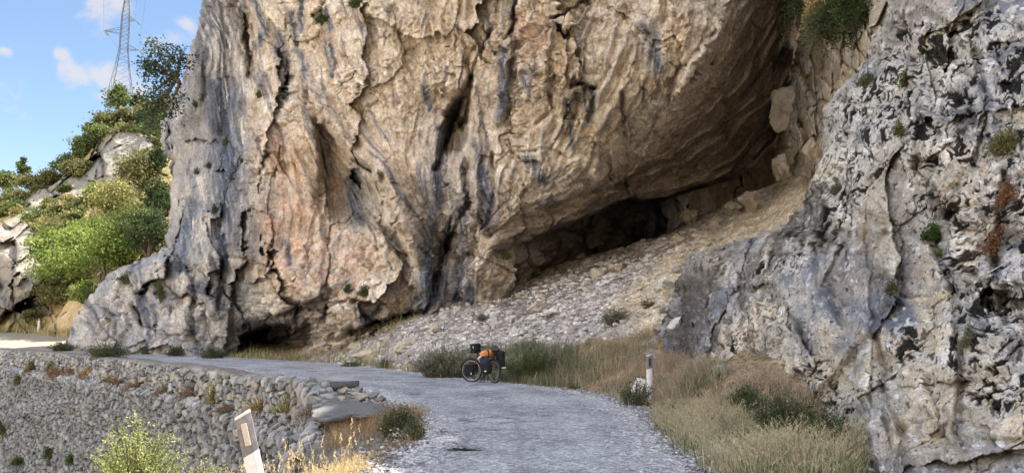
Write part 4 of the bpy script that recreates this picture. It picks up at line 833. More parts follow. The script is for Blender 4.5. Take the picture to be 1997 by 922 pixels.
def blades(P, h, wd, bend, cols, rg, droop=.6, heads=0.0, headcol=None, hs=3.4):
    """grass blades at points P: (V, faces, colours)"""
    n = len(P); a = rg.uniform(0, 2*np.pi, n); hh = h*rg.uniform(.45, 1.2, n); b = bend*rg.uniform(.1, 1.2, n)*hh
    dx = np.stack([np.cos(a), np.sin(a), 0*a], -1); a2 = rg.uniform(0, np.pi, n); sx = np.stack([np.cos(a2), np.sin(a2), 0*a2], -1)*(wd*.5*rg.uniform(.6, 1.4, n))[:, None]
    up = np.array([0, 0, 1.0]); m = P + dx*(b*.3)[:, None] + up*(hh*.6)[:, None]; t = P + dx*b[:, None] + up*(hh*(1-droop*.25*rg.random(n)))[:, None]
    V = np.stack([P-sx, P+sx, m+sx*.7, m-sx*.7, t], 1).reshape(-1, 3); i = np.arange(n)[:, None]*5
    Q = i + np.array([0, 1, 2, 3]); T = i + np.array([3, 2, 4])
    c = np.repeat(pal(n, cols, rg, .2), 5, 0)
    fs = [Q, T]
    if heads > 0:
        k = rg.random(n) < heads; tp = t[k]; dd = dx[k]; nh = len(tp)
        reps = 7; f = np.linspace(0, 1, reps)[None, :, None]; m2 = m[k]
        c2 = (tp[:, None]*(1-f*.33) + m2[:, None]*f*.33).reshape(-1, 3) + rg.normal(size=(nh*reps, 3))*wd*1.0
        v2, f2 = leaf_quads(c2, np.full(nh*reps, wd*hs), rg, up=np.array([0, 0, 1.6]), aspect=.4)
        cc = np.repeat(pal(nh*reps, headcol or cols, rg, .2), 4, 0)
        fs = [Q, T, f2+len(V)]; V = np.concatenate([V, v2]); c = np.concatenate([c, cc])
    return V, fs, c
def field(name, pts, h, wd, bend, cols, seed, per=1, spread=.05, **kw):
    rg = np.random.default_rng(seed); P = np.repeat(pts, per, 0); P = P + np.concatenate([rg.normal(size=(len(P), 2))*spread, np.zeros((len(P), 1))], 1)
    P[:, 2] -= .03
    V, fs, c = blades(P, h, wd, bend, cols, rg, **kw)
    return mesh_np(name, V, fs, c, False, [M_GRASS])
def tpoints(n, seed, xr, yr, keep):
    """random points on the ground in a box, kept where keep(x, y, px, py, noise) > random"""
    rg = np.random.default_rng(seed); x = rg.uniform(*xr, n); y = rg.uniform(*yr, n); z = terrain(x, y); P = np.stack([x, y, z], -1); px, py = proj(P)
    k = keep(x, y, px, py, fbm(P, .8, 3, seed)) > rg.random(n); return P[k]

# ------------------------------------------------------------------ loose rocks
def ico(sub):
    import bmesh
    bm = bmesh.new(); bmesh.ops.create_icosphere(bm, subdivisions=sub, radius=1); V = np.array([v.co[:] for v in bm.verts]); Fc = np.array([[v.index for v in f.verts] for f in bm.faces]); bm.free(); return V, Fc
ICO = {k: ico(k) for k in (1, 2, 4)}
def rock_v(seed, sub=4, cuts=13, lo=.5, hi=.85):
    V, Fc = ICO[sub]; V = V.copy(); rg = np.random.default_rng(seed)
    for k in range(cuts):
        n = rg.normal(size=3); n /= np.linalg.norm(n); d = rg.uniform(lo, hi); s = V@n; m = s > d; V[m] -= n*((s[m]-d)[:, None])
    if sub > 2: hf, ef, _ = facets(V+seed, .6, seed, 1.4); V = V + V*(fbm(V+seed*3.1, 2.2, 5, seed, .6)*.17 + hf*.11 - .05*np.exp(-(ef/.06)**2))[:, None]
    return V, Fc
def rock(name, label, cat, loc, size, col=(.42, .37, .31), seed=0, group=None, rot=None, me=None, cuts=13, lo=.5):
    if me is None:
        V, Fc = rock_v(seed, cuts=cuts, lo=lo); n = fbm(V*1.0+seed, 2.5, 4, seed); n2 = fbm(V+seed, 7, 3, seed+1)
        c = mixc(np.broadcast_to(np.array(col), V.shape), np.array(col)*.5, sstep(-.05, .35, n)*.75); c = mixc(c, np.minimum(1, np.array(col)*1.35), sstep(.1, .4, n2)*.6)
        me = mesh_np(name, V, Fc, c, False, [M_ROCK])
    o = link(name, me, None, loc); o.scale = size; o.rotation_euler = rot or (rnd.uniform(-.4, .4), rnd.uniform(-.4, .4), rnd.uniform(0, 6.28))
    tag(o, label, cat, group); return o
def scree():
    # the slope of broken stone: small pieces as one mass, the larger ones each on their own
    rg = np.random.default_rng(5)
    def keep(x, y, px, py, n):
        m = polymask(px, py, [(640,715),(720,665),(830,618),(1000,566),(1130,525),(1200,498),(1330,452),(1400,420),(1420,470),(1330,540),(1290,600),(1230,655),(1100,680),(1000,704),(900,716),(800,718)], 10)
        return m*np.clip(.5+n*2.6, .04, 1)*(y > 19)
    P = tpoints(80000, 11, (-9, 8.5), (20, 41), keep)[:17000]; n = len(P)
    v0, f0 = ICO[1]; protos = [rock_v(500+i, 1, 8, .45, .8)[0] for i in range(12)]
    k = rg.integers(0, 12, n); sz = .022 + .15*rg.random(n)**5.5; a = rg.uniform(0, 6.28, n); ca, sa = np.cos(a), np.sin(a)
    B = np.stack(protos)[k]*np.stack([sz*rg.uniform(.8, 1.5, n), sz*rg.uniform(.7, 1.2, n), sz*rg.uniform(.5, .9, n)], -1)[:, None]
    V = np.stack([B[..., 0]*ca[:, None]-B[..., 1]*sa[:, None], B[..., 0]*sa[:, None]+B[..., 1]*ca[:, None], B[..., 2]], -1) + P[:, None] + np.array([0, 0, .02])
    Fc = (f0[None] + (np.arange(n)*len(v0))[:, None, None]).reshape(-1, 3)
    px, py = proj(P); yel = polymask(px, py, [(1600,350),(1560,450),(1300,640),(1240,640),(1190,600),(1290,510),(1390,450)], 20)
    c = pal(n, [(.25, .235, .23), (.42, .40, .39), (.62, .60, .58)], rg, .2); c = mixc(c, [.50, .43, .32], yel*.8)
    tag(link('scree', mesh_np('scree', V.reshape(-1, 3), Fc, np.repeat(c, len(v0), 0), False, [M_ROCK])), kind='stuff')
    # roadside chippings
    pts = []
    for L, sg in ((RR, 1), (RR, 1.6), (RL, -1)):
        m = (L[:, 1] > 7.5) & (L[:, 1] < 30); Q = L[m]; t = rg.random(6500)*(len(Q)-1.001); i = t.astype(int); q = Q[i]*(1-(t-i)[:, None]) + Q[i+1]*(t-i)[:, None]
        q = q + np.stack([rg.normal(size=len(q))*.28*abs(sg) - sg*.16, rg.normal(size=len(q))*.12, 0*t], -1); pts.append(q)
    P = np.concatenate(pts); P[:, 2] = np.maximum(terrain(P[:, 0], P[:, 1]), -.01) + .015; n = len(P); k = rg.integers(0, 12, n); sz = .009 + .028*rg.random(n)**3
    B = np.stack(protos)[k]*np.stack([sz*1.2, sz, sz*.7], -1)[:, None]; V = B + P[:, None]; Fc = (f0[None] + (np.arange(n)*len(v0))[:, None, None]).reshape(-1, 3)
    tag(link('road_gravel', mesh_np('road_gravel', V.reshape(-1, 3), Fc, np.repeat(pal(n, [(.12, .12, .125), (.26, .26, .27), (.52, .52, .53)], rg, .2), len(v0), 0), False, [M_ROCK])), kind='stuff')
    protoM = []
    for i in range(8):
        V, Fc = rock_v(700+i); nn = fbm(V+i, 2.5, 4, i); c = mixc(np.broadcast_to(np.array([.48, .46, .43]), V.shape), [.34, .31, .29], sstep(0, .4, nn)); protoM.append(mesh_np('scree_rock', V, Fc, c, False, [M_ROCK]))
    P = tpoints(9000, 77, (-8, 9.5), (21, 40), keep)[:110]
    for i, p in enumerate(P):
        s = .10 + .14*rnd.random()**1.7
        rock('scree_rock', 'grey angular stone lying loose on the scree below the cave', 'rock', (p[0], p[1], p[2]+s*.2), (s*1.25, s, s*.75), me=protoM[i % 8], group='stones scattered on the scree')
scree()
BOULD = [(1167, 534, 30, 26, 'rounded pale boulder on the scree, left one of the pair below the cave', .46), (1200, 524, 32, 20, 'flat topped pale boulder on the scree, right one of the pair below the cave', .48), (1055, 578, 20, 14, 'small tan boulder half way up the scree, above the steep bank', .4),
    (1350, 424, 44, 28, 'grey boulder on the scree crest in the cave mouth', .36), (1470, 392, 66, 44, 'large grey block at the upper right end of the scree crest', .38), (1430, 410, 40, 28, 'brownish block wedged beside the large grey block at the cave mouth', .3), (1395, 436, 34, 18, 'low broken block on the crest below the dark cave', .33),
    (1325, 468, 26, 22, 'pale upright stone on the crest of the scree', .42), (1048, 600, 40, 26, 'tan flat boulder in the middle of the scree slope', .42), (1010, 577, 14, 9, 'small white stone at the left top of the scree', .5), (1130, 500, 22, 12, 'grey stone under the low overhang', .34),
    (1535, 218, 62, 84, 'huge rounded grey boulder wedged at the right edge of the cave', .5), (1512, 268, 40, 40, 'tan boulder under the huge rounded boulder', .55), (1535, 318, 50, 60, 'tan block at the right side of the cave mouth', .58), (1590, 300, 40, 60, 'pale angular block leaning on the tan fault rock', .46), (1250, 420, 26, 14, 'dark block inside the cave mouth', .2)]
def boulders():
    for i, (px, py, w_, h_, lab, v) in enumerate(BOULD):
        p, n = hit(px, py+h_*.3); k = ppm(p)
        rock('boulder', lab, 'boulder', p + Vector((0, .1, h_*.30/k)), (w_*.62/k, w_*.5/k, h_*.62/k), (v, v*.88, v*.74), 40+i, rot=(rnd.uniform(-.2, .2), rnd.uniform(-.2, .2), rnd.uniform(0, 6)))
    rock('boulder', 'white lichened boulder on top of the buttress foot beside the scree', 'boulder', hit(1325, 630)[0]+Vector((0, .1, 0)), (.36, .3, .25), (.52, .52, .53), 91)
    for i, (px, py, s, lab) in enumerate([(1405, 884, .13, 'white broken stone in the straw coloured grass'), (1432, 866, .09, 'small white stone behind the broken stone in the grass'), (1550, 902, .2, 'dark stone put in for the dark hollow in dry grass at the foot of the buttress')]):
        p, n = hit(px, py); c = (.56, .55, .53) if i < 2 else (.12, .11, .1)  # last stone's dark colour stands in for a dark hollow
        rock('stone', lab, 'stone', p+Vector((0, 0, s*.35)), (s*1.4, s, s*.7), c, 60+i, cuts=18, lo=.35)
    p, n = hit(833, 863); rock('stone', 'small dark stone alone on the asphalt', 'stone', p+Vector((0, 0, .01)), (.03, .025, .02), (.2, .2, .2), 70)
    for i, (px, py, s) in enumerate([(1284, 668, .28), (1272, 690, .22), (1296, 640, .2), (1262, 674, .14), (1316, 560, .3), (1330, 530, .26), (1350, 512, .3), (1400, 492, .28), (1450, 476, .25), (1300, 606, .22), (1500, 462, .3), (1530, 448, .26), (1290, 700, .3), (1345, 712, .22), (1405, 724, .25), (1470, 742, .2)]):
        p, n = hit(px-10, py); rock('seam_rock', 'mossy grey rock lying along the seam between the buttress foot and the slope', 'rock', p+Vector((.05, -.05, 0)), (s*1.3, s, s*.8), (.27, .255, .23), 160+i, 'mossy rocks along the foot of the buttress', cuts=16)
    # smooth pale ledge rocks at the scree foot
    for i, (px, py, w_, h_, lab) in enumerate([(845, 640, 44, 24, 'smooth pale rock on the ledge left of the scree'), (740, 690, 120, 40, 'wide pale outcrop at the foot of the scree beside the road'), (800, 672, 90, 34, 'cracked pale outcrop between the ramp and the scree'), (700, 672, 60, 20, 'pale rock slab on the ramp under the cliff')]):
        p, n = hit(px, py); k = ppm(p)
        rock('outcrop', lab, 'rock', p+Vector((0, .35, -.05)), (w_*.55/k, .7, h_*.6/k), (.44, .39, .32), 80+i, rot=(.05, rnd.uniform(-.25, -.1), rnd.uniform(-.3, .3)), cuts=22, lo=.5)
boulders()
def broken_wall_end():
    def slab(px, py, Y, sx, sy, sz, rot, lab, seed, col):
        V, Fc = ICO[4]; V = V.copy(); p = 9.0; V[:, 2] = np.clip(V[:, 2]*4.5, -1, 1); V[:, :2] = np.sign(V[:, :2])*np.abs(V[:, :2])**.75; ang = np.arctan2(V[:, 1], V[:, 0]); V[:, :2] *= (1 + .14*np.sin(ang*3+seed)+.09*np.sin(ang*5+seed*2) + .04*np.sin(ang*9))[:, None]
        Vs = V*np.array([sx, sy, sz]); Vs = Vs + (fbm(Vs, 6, 4, seed)*.03)[:, None]*np.array([1, 1, .8]); n = fbm(Vs, 6, 4, seed+2)
        c = mixc(np.broadcast_to(np.array(col), V.shape), np.array(col)*.6, sstep(0, .4, n)); me = mesh_np('stone_slab', Vs, Fc, c, False, [M_ROCK])
        o = link('stone_slab', me, None, Vector(W(px, py, Y))); o.rotation_euler = rot; return tag(o, lab, 'stone slab')
    slab(680, 800, 15.3, .70, .72, .04, (.10, -.05, .25), 'large flat grey slab capping the broken end of the retaining wall', 3, (.15, .15, .15))
    slab(662, 749, 20.9, .52, .35, .06, (0, -.03, .1), 'thin long slab on the wall top behind the large slab', 5, (.10, .098, .095))
    slab(590, 743, 22.6, .75, .30, .05, (0, .02, -.2), 'capping slab on the wall top, coloured pale as a patch of sun', 7, (.30, .27, .23))  # patch of sun on the wall put into the slab's pale colour
    G = 'loose blocks at the broken end of the retaining wall'
    L = [(705, 772, 18, .24), (728, 770, 17.8, .17), (690, 785, 17.2, .2), (670, 778, 18.2, .18), (742, 778, 17, .14), (718, 790, 16.4, .2), (655, 835, 15.3, .20), (700, 828, 15.1, .20), (722, 820, 15.4, .17), (635, 826, 15.5, .15), (675, 850, 14.6, .24), (652, 868, 14.0, .24), (615, 845, 15.0, .17), (690, 845, 15.2, .18), (632, 880, 13.8, .17), (660, 893, 13.2, .24), (735, 805, 16.2, .14), (605, 872, 14.0, .17), (668, 762, 19.6, .18), (700, 760, 19.3, .2), (685, 815, 15.6, .2), (650, 815, 15.6, .2), (625, 862, 14.4, .2), (645, 850, 15, .2)]
    for i, (px, py, Y, s) in enumerate(L):
        rock('wall_block', 'grey squared block fallen loose at the broken end of the retaining wall', 'stone block', Vector(W(px, py, Y)), (s*1.15, s*.9, s*.62), (.23, .235, .245) if i % 3 else (.31, .285, .25), 120+i, G, rot=(rnd.uniform(-.25, .25), rnd.uniform(-.25, .25), rnd.uniform(0, 6)), cuts=22, lo=.42)
broken_wall_end()
# ------------------------------------------------------------------ grass and ground cover
def grass():
    rg = np.random.default_rng(3)
    # bank between the road and the buttress
    def keep(x, y, px, py, n):
        m = (px > 1085)*(px < 1700)*polymask(px, py, [(1085,752),(1095,700),(1160,668),(1285,660),(1290,700),(1450,735),(1530,760),(1600,800),(1700,860),(1710,960),(1400,960),(1330,880),(1250,800),(1180,770)], 8)
        return m*np.clip(.5+n*2.0, .06, 1)*np.where(px < 1285, .38, 1)*(np.hypot(px-1262, (py-790)*.6) > 26)*(np.hypot((px-1535)/80, (py-845)/30) > 1)*(np.hypot((px-1460)/45, (py-800)/22) > 1)*(np.hypot((px-1612)/50, (py-855)/26) > 1)*np.where(fbm(np.stack([x, y, 0*x], -1), .9, 3, 23) < -.16, .12, 1)
    P = tpoints(60000, 21, (1.2, 6), (7.5, 25), keep); px, py = proj(P)
    t = sstep(800, 860, py + 60*(fbm(P, .7, 3, 5)))
    a = P[rg.random(len(P)) > t]; b = P[rg.random(len(P)) < t]
    REDD = [(.20, .14, .10), (.24, .24, .15), (.40, .28, .21), (.52, .39, .30), (.55, .49, .37)]; PALEG = [(.20, .20, .11), (.34, .31, .19), (.48, .43, .31), (.62, .57, .44)]
    tag(link('dry_grass', field('dry_grass', a[:7500], .38, .007, .8, REDD, 1, per=4, spread=.10, heads=.25)), kind='stuff')
    tag(link('dry_grass', field('dry_grass', b[:7000], .44, .006, .7, PALEG, 2, per=4, spread=.07, heads=.45, headcol=[(.45,.38,.24), (.62,.55,.38)])), kind='stuff')
    gr = P[(fbm(P, .7, 3, 66) > .02)]
    tag(link('green_grass', field('green_grass', gr[:6500], .30, .010, .6, [(.06, .10, .04), (.12, .18, .07), (.24, .29, .13)], 3, per=3, spread=.08)), kind='stuff')
    # sunlit golden grass in the left foreground
    def keepf(x, y, px, py, n): return (px < 720)*np.clip(.75+n, .3, 1)*(x > -5.5)*np.where((y > 10), (px < 640), 1)
    P = tpoints(34000, 31, (-5.5, -1.75), (4.6, 12.2), keepf)
    px, py = proj(P); P = P[(py > 860) & (py < 1300) & (px > 330)]
    tag(link('golden_grass', field('golden_grass', P[:4200], .22, .006, .7, [(.28,.22,.12), (.48,.39,.23), (.62,.53,.34)], 4, per=5, spread=.06, heads=.4, headcol=GOLD, hs=4.6)), kind='stuff')
    sel = P[rg.random(len(P)) < .035]
    tag(link('tall_grass', field('tall_grass', sel[:220], .66, .006, .25, STRAW, 5, per=1, heads=1.0, headcol=[(.5,.38,.2), (.7,.58,.36)], hs=5.5)), kind='stuff')
    # strip at the foot of the cliff beyond the road
    def keepc(x, y, px, py, n):
        dr, _, sr, _ = near_line(x, y, RR); return (sr > 0)*(dr < 3.2)*(px > 60)*(px < 800)*np.clip(.35+n*2, .05, 1)*sstep(3.2, .6, dr)
    P = tpoints(60000, 41, (-38, -4), (28, 64), keepc)
    tag(link('roadside_grass', field('roadside_grass', P[:7000], .42, .03, .5, [(.20, .19, .09), (.33, .30, .16), (.46, .40, .24)], 6, per=3, spread=.25)), kind='stuff')
    def keepd(x, y, px, py, n):
        dr, _, sr, _ = near_line(x, y, RR); return (sr > 0)*(dr > .3)*(dr < 12)*(y > 54)*(px < 200)*np.clip(.4+n*2, 0, 1)
    P = tpoints(30000, 51, (-75, -30), (54, 90), keepd)
    tag(link('golden_roadside_grass', field('golden_roadside_grass', P[:6000], .55, .05, .5, [(.40, .28, .12), (.60, .46, .22), (.50, .48, .2)], 7, per=3, spread=.4)), kind='stuff')
    # low weeds by the scree foot
    def keepe(x, y, px, py, n):
        dr, _, sr, _ = near_line(x, y, RR); return (sr > 0)*(dr < 1.0)*(px > 560)*(px < 1240)*np.clip(.3+n*2, 0, 1)
    P = tpoints(30000, 61, (-10, 3), (17, 38), keepe)
    tag(link('roadside_weeds', field('roadside_weeds', P[:3500], .16, .012, .8, [(.10, .10, .05), (.26, .19, .10), (.36, .27, .16)], 8, per=3, spread=.1)), kind='stuff')
    # wall ledge end
    def keepg(x, y, px, py, n): return (px > 640)*(px < 830)*(py > 800)*np.clip(.5+n, .2, 1)
    P = tpoints(9000, 71, (-3.6, -1.35), (10.5, 16), keepg)
    tag(link('brown_grass', field('brown_grass', P[:1300], .30, .007, .9, [(.16, .10, .06), (.30, .20, .12), (.45, .34, .2)], 9, per=4, spread=.07)), kind='stuff')
grass()

# ------------------------------------------------------------------ shrubs near the road and on the rock
def base_at(px, py):
    p, n = hit(px, py); return p
def shrubs():
    k = 0
    # px, py base, width px, height px, palette, leaf px, nsp, per, name, label, cat, group, droop, lean
    T = [
     (860, 735, 120, 62, 'GG', 3.4, 120, 26, 'weed_bush', 'grey green leafy weeds just left of the parked bicycle', 'bush', None, 0, (0,-.1,0)),
     (930, 735, 90, 50, 'GG', 3.4, 80, 24, 'weed_bush', 'grey green weeds directly behind the parked bicycle', 'bush', None, 0, (0,0,0)),
     (1040, 742, 120, 62, 'G', 3.4, 130, 26, 'weed_bush', 'green leafy weed clump just right of the parked bicycle', 'bush', None, 0, (0,0,0)),
     (1085, 722, 60, 36, 'GG', 3, 50, 20, 'weed_bush', 'small green weeds between the large clump and the brown bank', 'bush', None, 0, (0,0,0)),
     (1240, 795, 74, 62, 'D', 3.4, 56, 20, 'weed_bush', 'dark green bush in front of the tilted marker stub', 'bush', None, 0, (.1,-.1,0)),
     (1118, 760, 26, 14, 'G', 3, 20, 14, 'weed_tuft', 'tiny green tuft at the right road edge', 'plant', None, 0, (0,0,0)),
     (1340, 855, 16, 18, 'G', 3, 14, 10, 'weed_tuft', 'small green tuft by the gravel in front of the straw grass', 'plant', None, 0, (0,0,0)),
     (1320, 815, 70, 36, 'O', 3.6, 50, 18, 'weed_bush', 'yellowish green weeds right of the road marker', 'bush', None, 0, (0,0,0)),
     (1458, 806, 80, 64, 'D', 4.2, 90, 22, 'nettle_bush', 'low dark green nettles left of the big nettle clump', 'bush', None, 0, (0,0,0)),
     (1530, 862, 140, 104, 'D', 4.6, 170, 26, 'nettle_bush', 'large dark green nettle clump at the foot of the buttress', 'bush', None, 0, (0,0,0)),
     (1612, 872, 96, 84, 'D', 4.6, 90, 22, 'nettle_bush', 'dark green nettles right of the large nettle clump', 'bush', None, 0, (0,0,0)),
     (1195, 634, 76, 36, 'GG', 3, 60, 20, 'thistle_bush', 'green shrub alone on the bare scree above the bank', 'bush', None, 0, (.2,0,0)),
     (1262, 600, 40, 18, 'O', 3, 26, 14, 'thistle_bush', 'thin olive shrub on the yellow slope near the buttress', 'bush', None, 0, (0,0,0)),
     (940, 626, 26, 16, 'GG', 3, 22, 12, 'scree_plant', 'small dark plant at the left edge of the scree', 'plant', None, 0, (0,0,0)),
     (750, 718, 40, 22, 'GG', 3, 36, 16, 'weed_tuft', 'green weed tuft at the road edge below the pale outcrop', 'plant', None, 0, (0,0,0)),
     (685, 714, 40, 12, 'G', 2.6, 30, 14, 'weed_tuft', 'low green tuft at the road edge below the ramp', 'plant', None, 0, (0,0,0)),
     (770, 850, 96, 66, 'D', 4.4, 76, 20, 'bramble_bush', 'dark green bramble at the left road edge beside the broken wall end', 'bush', None, 0, (.25,-.1,0)),
     (800, 862, 60, 50, 'D', 4.4, 44, 16, 'bramble_bush', 'lower dark green bramble reaching onto the gravel', 'bush', None, 0, (.2,-.1,0)),
     (290, 690, 44, 16, 'D', 3, 50, 16, 'verge_bush', 'dark green verge bush under the left part of the cliff, first of three', 'bush', None, 0, (0,0,0)),
     (345, 694, 50, 20, 'D', 3, 60, 16, 'verge_bush', 'dark green verge bush under the cliff, middle of three', 'bush', None, 0, (0,0,0)),
     (415, 698, 60, 22, 'D', 3, 70, 16, 'verge_bush', 'dark green verge bush left of the small cave, third of three', 'bush', None, 0, (0,0,0)),
     (122, 684, 52, 16, 'D', 3, 60, 16, 'kerb_bush', 'green bush growing over the kerb at the far left end of the wall', 'bush', None, 0, (0,0,0)),
     (208, 694, 96, 20, 'D', 3, 110, 18, 'kerb_bush', 'long low green bush growing over the kerb of the wall', 'bush', None, 0, (0,0,0)),
     (170, 584, 22, 24, 'G', 3, 26, 14, 'ledge_bush', 'round green bush on the left foot of the cliff', 'bush', None, 0, (0,0,0)),
     (680, 570, 22, 20, 'D', 3, 30, 14, 'cliff_plant', 'left one of two green plants low on the cliff', 'plant', None, .3, (0,-.3,0)),
     (713, 578, 36, 26, 'D', 3, 50, 16, 'cliff_plant', 'right one of two green plants low on the cliff', 'plant', None, .3, (0,-.3,0)),
     (690, 590, 22, 10, 'D', 3, 16, 10, 'cliff_plant', 'tiny plant just under the two green cliff plants', 'plant', None, .3, (0,-.3,0)),
     (985, 505, 26, 16, 'B', 3, 26, 14, 'cliff_plant', 'bright green plant at the foot of the overhang', 'plant', None, .2, (0,-.3,0)),
     (1055, 470, 14, 18, 'B', 3, 16, 12, 'cliff_plant', 'small bright green plant in the shadow under the overhang', 'plant', None, .2, (0,-.3,0)),
     (915, 500, 14, 20, 'D', 3, 16, 12, 'cliff_plant', 'thin dark plant beside the dark water streaks', 'plant', None, .2, (0,-.3,0)),
     (1045, 540, 20, 12, 'D', 3, 16, 12, 'cliff_plant', 'small dark plant at the lip above the scree', 'plant', None, .2, (0,-.3,0)),
     (630, 44, 30, 24, 'D', 3, 60, 18, 'cliff_shrub', 'dark round shrub high on the upper cliff', 'bush', None, .5, (0,-.5,0)),
     (694, 14, 34, 20, 'D', 3, 50, 18, 'cliff_shrub', 'dark shrub at the very top of the photo on the cliff', 'bush', None, .5, (0,-.5,0)),
     (506, 190, 16, 14, 'D', 2.6, 24, 12, 'cliff_shrub', 'tiny dark shrub on the pinkish ledge', 'bush', None, .3, (0,-.5,0)),
     (548, 192, 30, 12, 'D', 2.6, 24, 12, 'cliff_shrub', 'thin trailing shrub on top of the pinkish pillar', 'bush', None, .3, (0,-.5,0)),
     (397, 197, 20, 18, 'D', 2.6, 26, 12, 'cliff_shrub', 'dark tuft on the grey cliff face, upper one', 'bush', None, .5, (0,-.5,0)),
     (383, 208, 14, 12, 'D', 2.6, 16, 12, 'cliff_shrub', 'small dark tuft just left of the upper grey face tuft', 'bush', None, .5, (0,-.5,0)),
     (442, 284, 16, 22, 'G', 2.6, 26, 12, 'cliff_shrub', 'small green tuft in the middle of the grey cliff face', 'bush', None, .3, (0,-.5,0)),
     (408, 328, 12, 18, 'D', 2.6, 18, 12, 'cliff_shrub', 'dark tuft below the middle of the grey cliff face', 'bush', None, .5, (0,-.5,0)),
     (385, 338, 18, 12, 'D', 2.6, 18, 12, 'cliff_shrub', 'low dark tuft left of the crack in the grey face', 'bush', None, .5, (0,-.5,0)),
     (420, 415, 16, 22, 'D', 2.6, 24, 12, 'cliff_shrub', 'dark tuft beside the long crack of the grey face', 'bush', None, .5, (0,-.5,0)),
     (472, 316, 12, 10, 'D', 2.6, 14, 12, 'cliff_shrub', 'small tuft at the right border of the grey face', 'bush', None, .5, (0,-.5,0)),
     (314, 590, 16, 46, 'G', 3, 40, 14, 'cliff_shrub', 'narrow green shrub climbing in a groove low on the cliff', 'bush', None, 0, (0,-.3,0)),
     (250, 552, 54, 22, 'D', 3, 46, 14, 'cliff_shrub', 'flat green shrub on the lower left shoulder of the cliff', 'bush', None, .2, (0,-.3,0)),
     (1770, 165, 44, 34, 'G', 5, 40, 14, 'rock_fern', 'green strap leaved plant high on the buttress', 'plant', None, .5, (-.2,-.6,0)),
     (1758, 262, 40, 30, 'O', 4, 40, 16, 'rock_grass', 'pale green grass tuft below the strap leaved plant', 'plant', None, .6, (-.5,-.6,0)),
     (1814, 466, 50, 34, 'G', 5, 50, 16, 'rock_plant', 'leafy green plant in the middle of the buttress', 'plant', None, .3, (0,-.5,0)),
     (1835, 494, 26, 14, 'B', 4, 22, 12, 'rock_plant', 'small bright green plant under the leafy one on the buttress', 'plant', None, .3, (0,-.5,0)),
     (1738, 572, 36, 40, 'GG', 3, 60, 18, 'rock_cushion', 'round grey green cushion plant on the buttress', 'plant', None, .5, (-.2,-.5,0)),
     (1882, 672, 46, 64, 'GG', 3, 60, 18, 'rock_cushion', 'hanging grey green cushion plant low on the buttress', 'plant', None, .8, (0,-.5,0)),
     (1955, 300, 84, 50, 'O', 4.5, 90, 18, 'rock_shrub', 'yellowish shrub at the right edge of the buttress', 'bush', None, .3, (0,-.4,0)),
     (1630, 378, 40, 26, 'GG', 3, 40, 14, 'rock_shrub', 'small olive shrub where the buttress meets the scree', 'bush', None, .3, (0,-.4,0)),
     (1690, 170, 44, 34, 'G', 3.6, 40, 14, 'rock_shrub', 'green twigs at the left corner of the buttress under the big bush', 'bush', None, .3, (0,-.4,0)),
     (1940, 500, 100, 70, 'R', 4.2, 130, 18, 'dry_shrub', 'brown dried shrub on the buttress behind the white wire', 'bush', None, .6, (0,-.4,0)),
     (1960, 400, 70, 60, 'R', 4.2, 70, 16, 'dry_shrub', 'reddish brown dried shrub above the wire shrub', 'bush', None, .6, (0,-.4,0)),
     (1600, 30, 40, 30, 'D', 4, 40, 16, 'hanging_twigs', 'green twigs left of the big bush at the top of the fault rock', 'bush', None, .9, (-.6,-.3,0)),
    ]
    PAL = {'G': GREEN, 'D': DARKG, 'B': BRIGHT, 'O': OLIVE, 'GG': GREYG, 'R': RUST}
    for (px, py, w_, h_, pc, lf, nsp, per, nm, lab, cat, grp, droop, lean) in T:
        k += 1; p = base_at(px, py); s = ppm(p); q_ = rnd.uniform(.85, 1.15)
        low = p.z < 1.5 and p.y < 60 and nm not in ('cliff_shrub', 'cliff_plant')
        sprig_shrub(nm, lab, cat, p + Vector((0, 0, -.03)), w_/s, h_/s, PAL[pc], int(nsp*1.3), per, lf/s, 100+k, grp, droop, lean, depth=w_/s*(.7 if low else .45), stem_r=.5/s, base_r=.5 if low else .2)
    # big bush hanging over the top of the fault rock
    p = W(1655, 60, 25.5); s = ppm(Vector(p))
    sprig_shrub('overhanging_bush', 'large green bush on top of the tan fault rock, right of the cave ceiling', 'bush', Vector(p), 200/s, 105/s, [(.03,.055,.015), (.06,.10,.03), (.11,.15,.05)], 380, 34, 5.0/s, 555, None, .75, (-.1, -.1, 0), depth=110/s, stem_r=.012, base_r=.35)
    p = W(1545, 78, 33); s = ppm(Vector(p))
    sprig_shrub('hanging_creeper', 'green creeper with dry ends dangling at the top of the dark cleft', 'creeper', Vector(W(1570, 20, 32)), 70/s, 40/s, GREEN, 50, 24, 4.5/s, 556, None, 2.2, (-.9, -.2, 0), depth=40/s, stem_r=.01, base_r=.4)
    p = W(1590, 60, 27)
    sprig_shrub('dry_tuft', 'straw coloured dry grass tuft hanging left of the big bush', 'grass tuft', Vector(W(1592, 25, 28)), 60/s, 50/s, STRAW, 90, 20, 4/s, 557, None, 1.5, (-.1, -.4, 0), depth=40/s, stem_r=.006, base_r=.5)
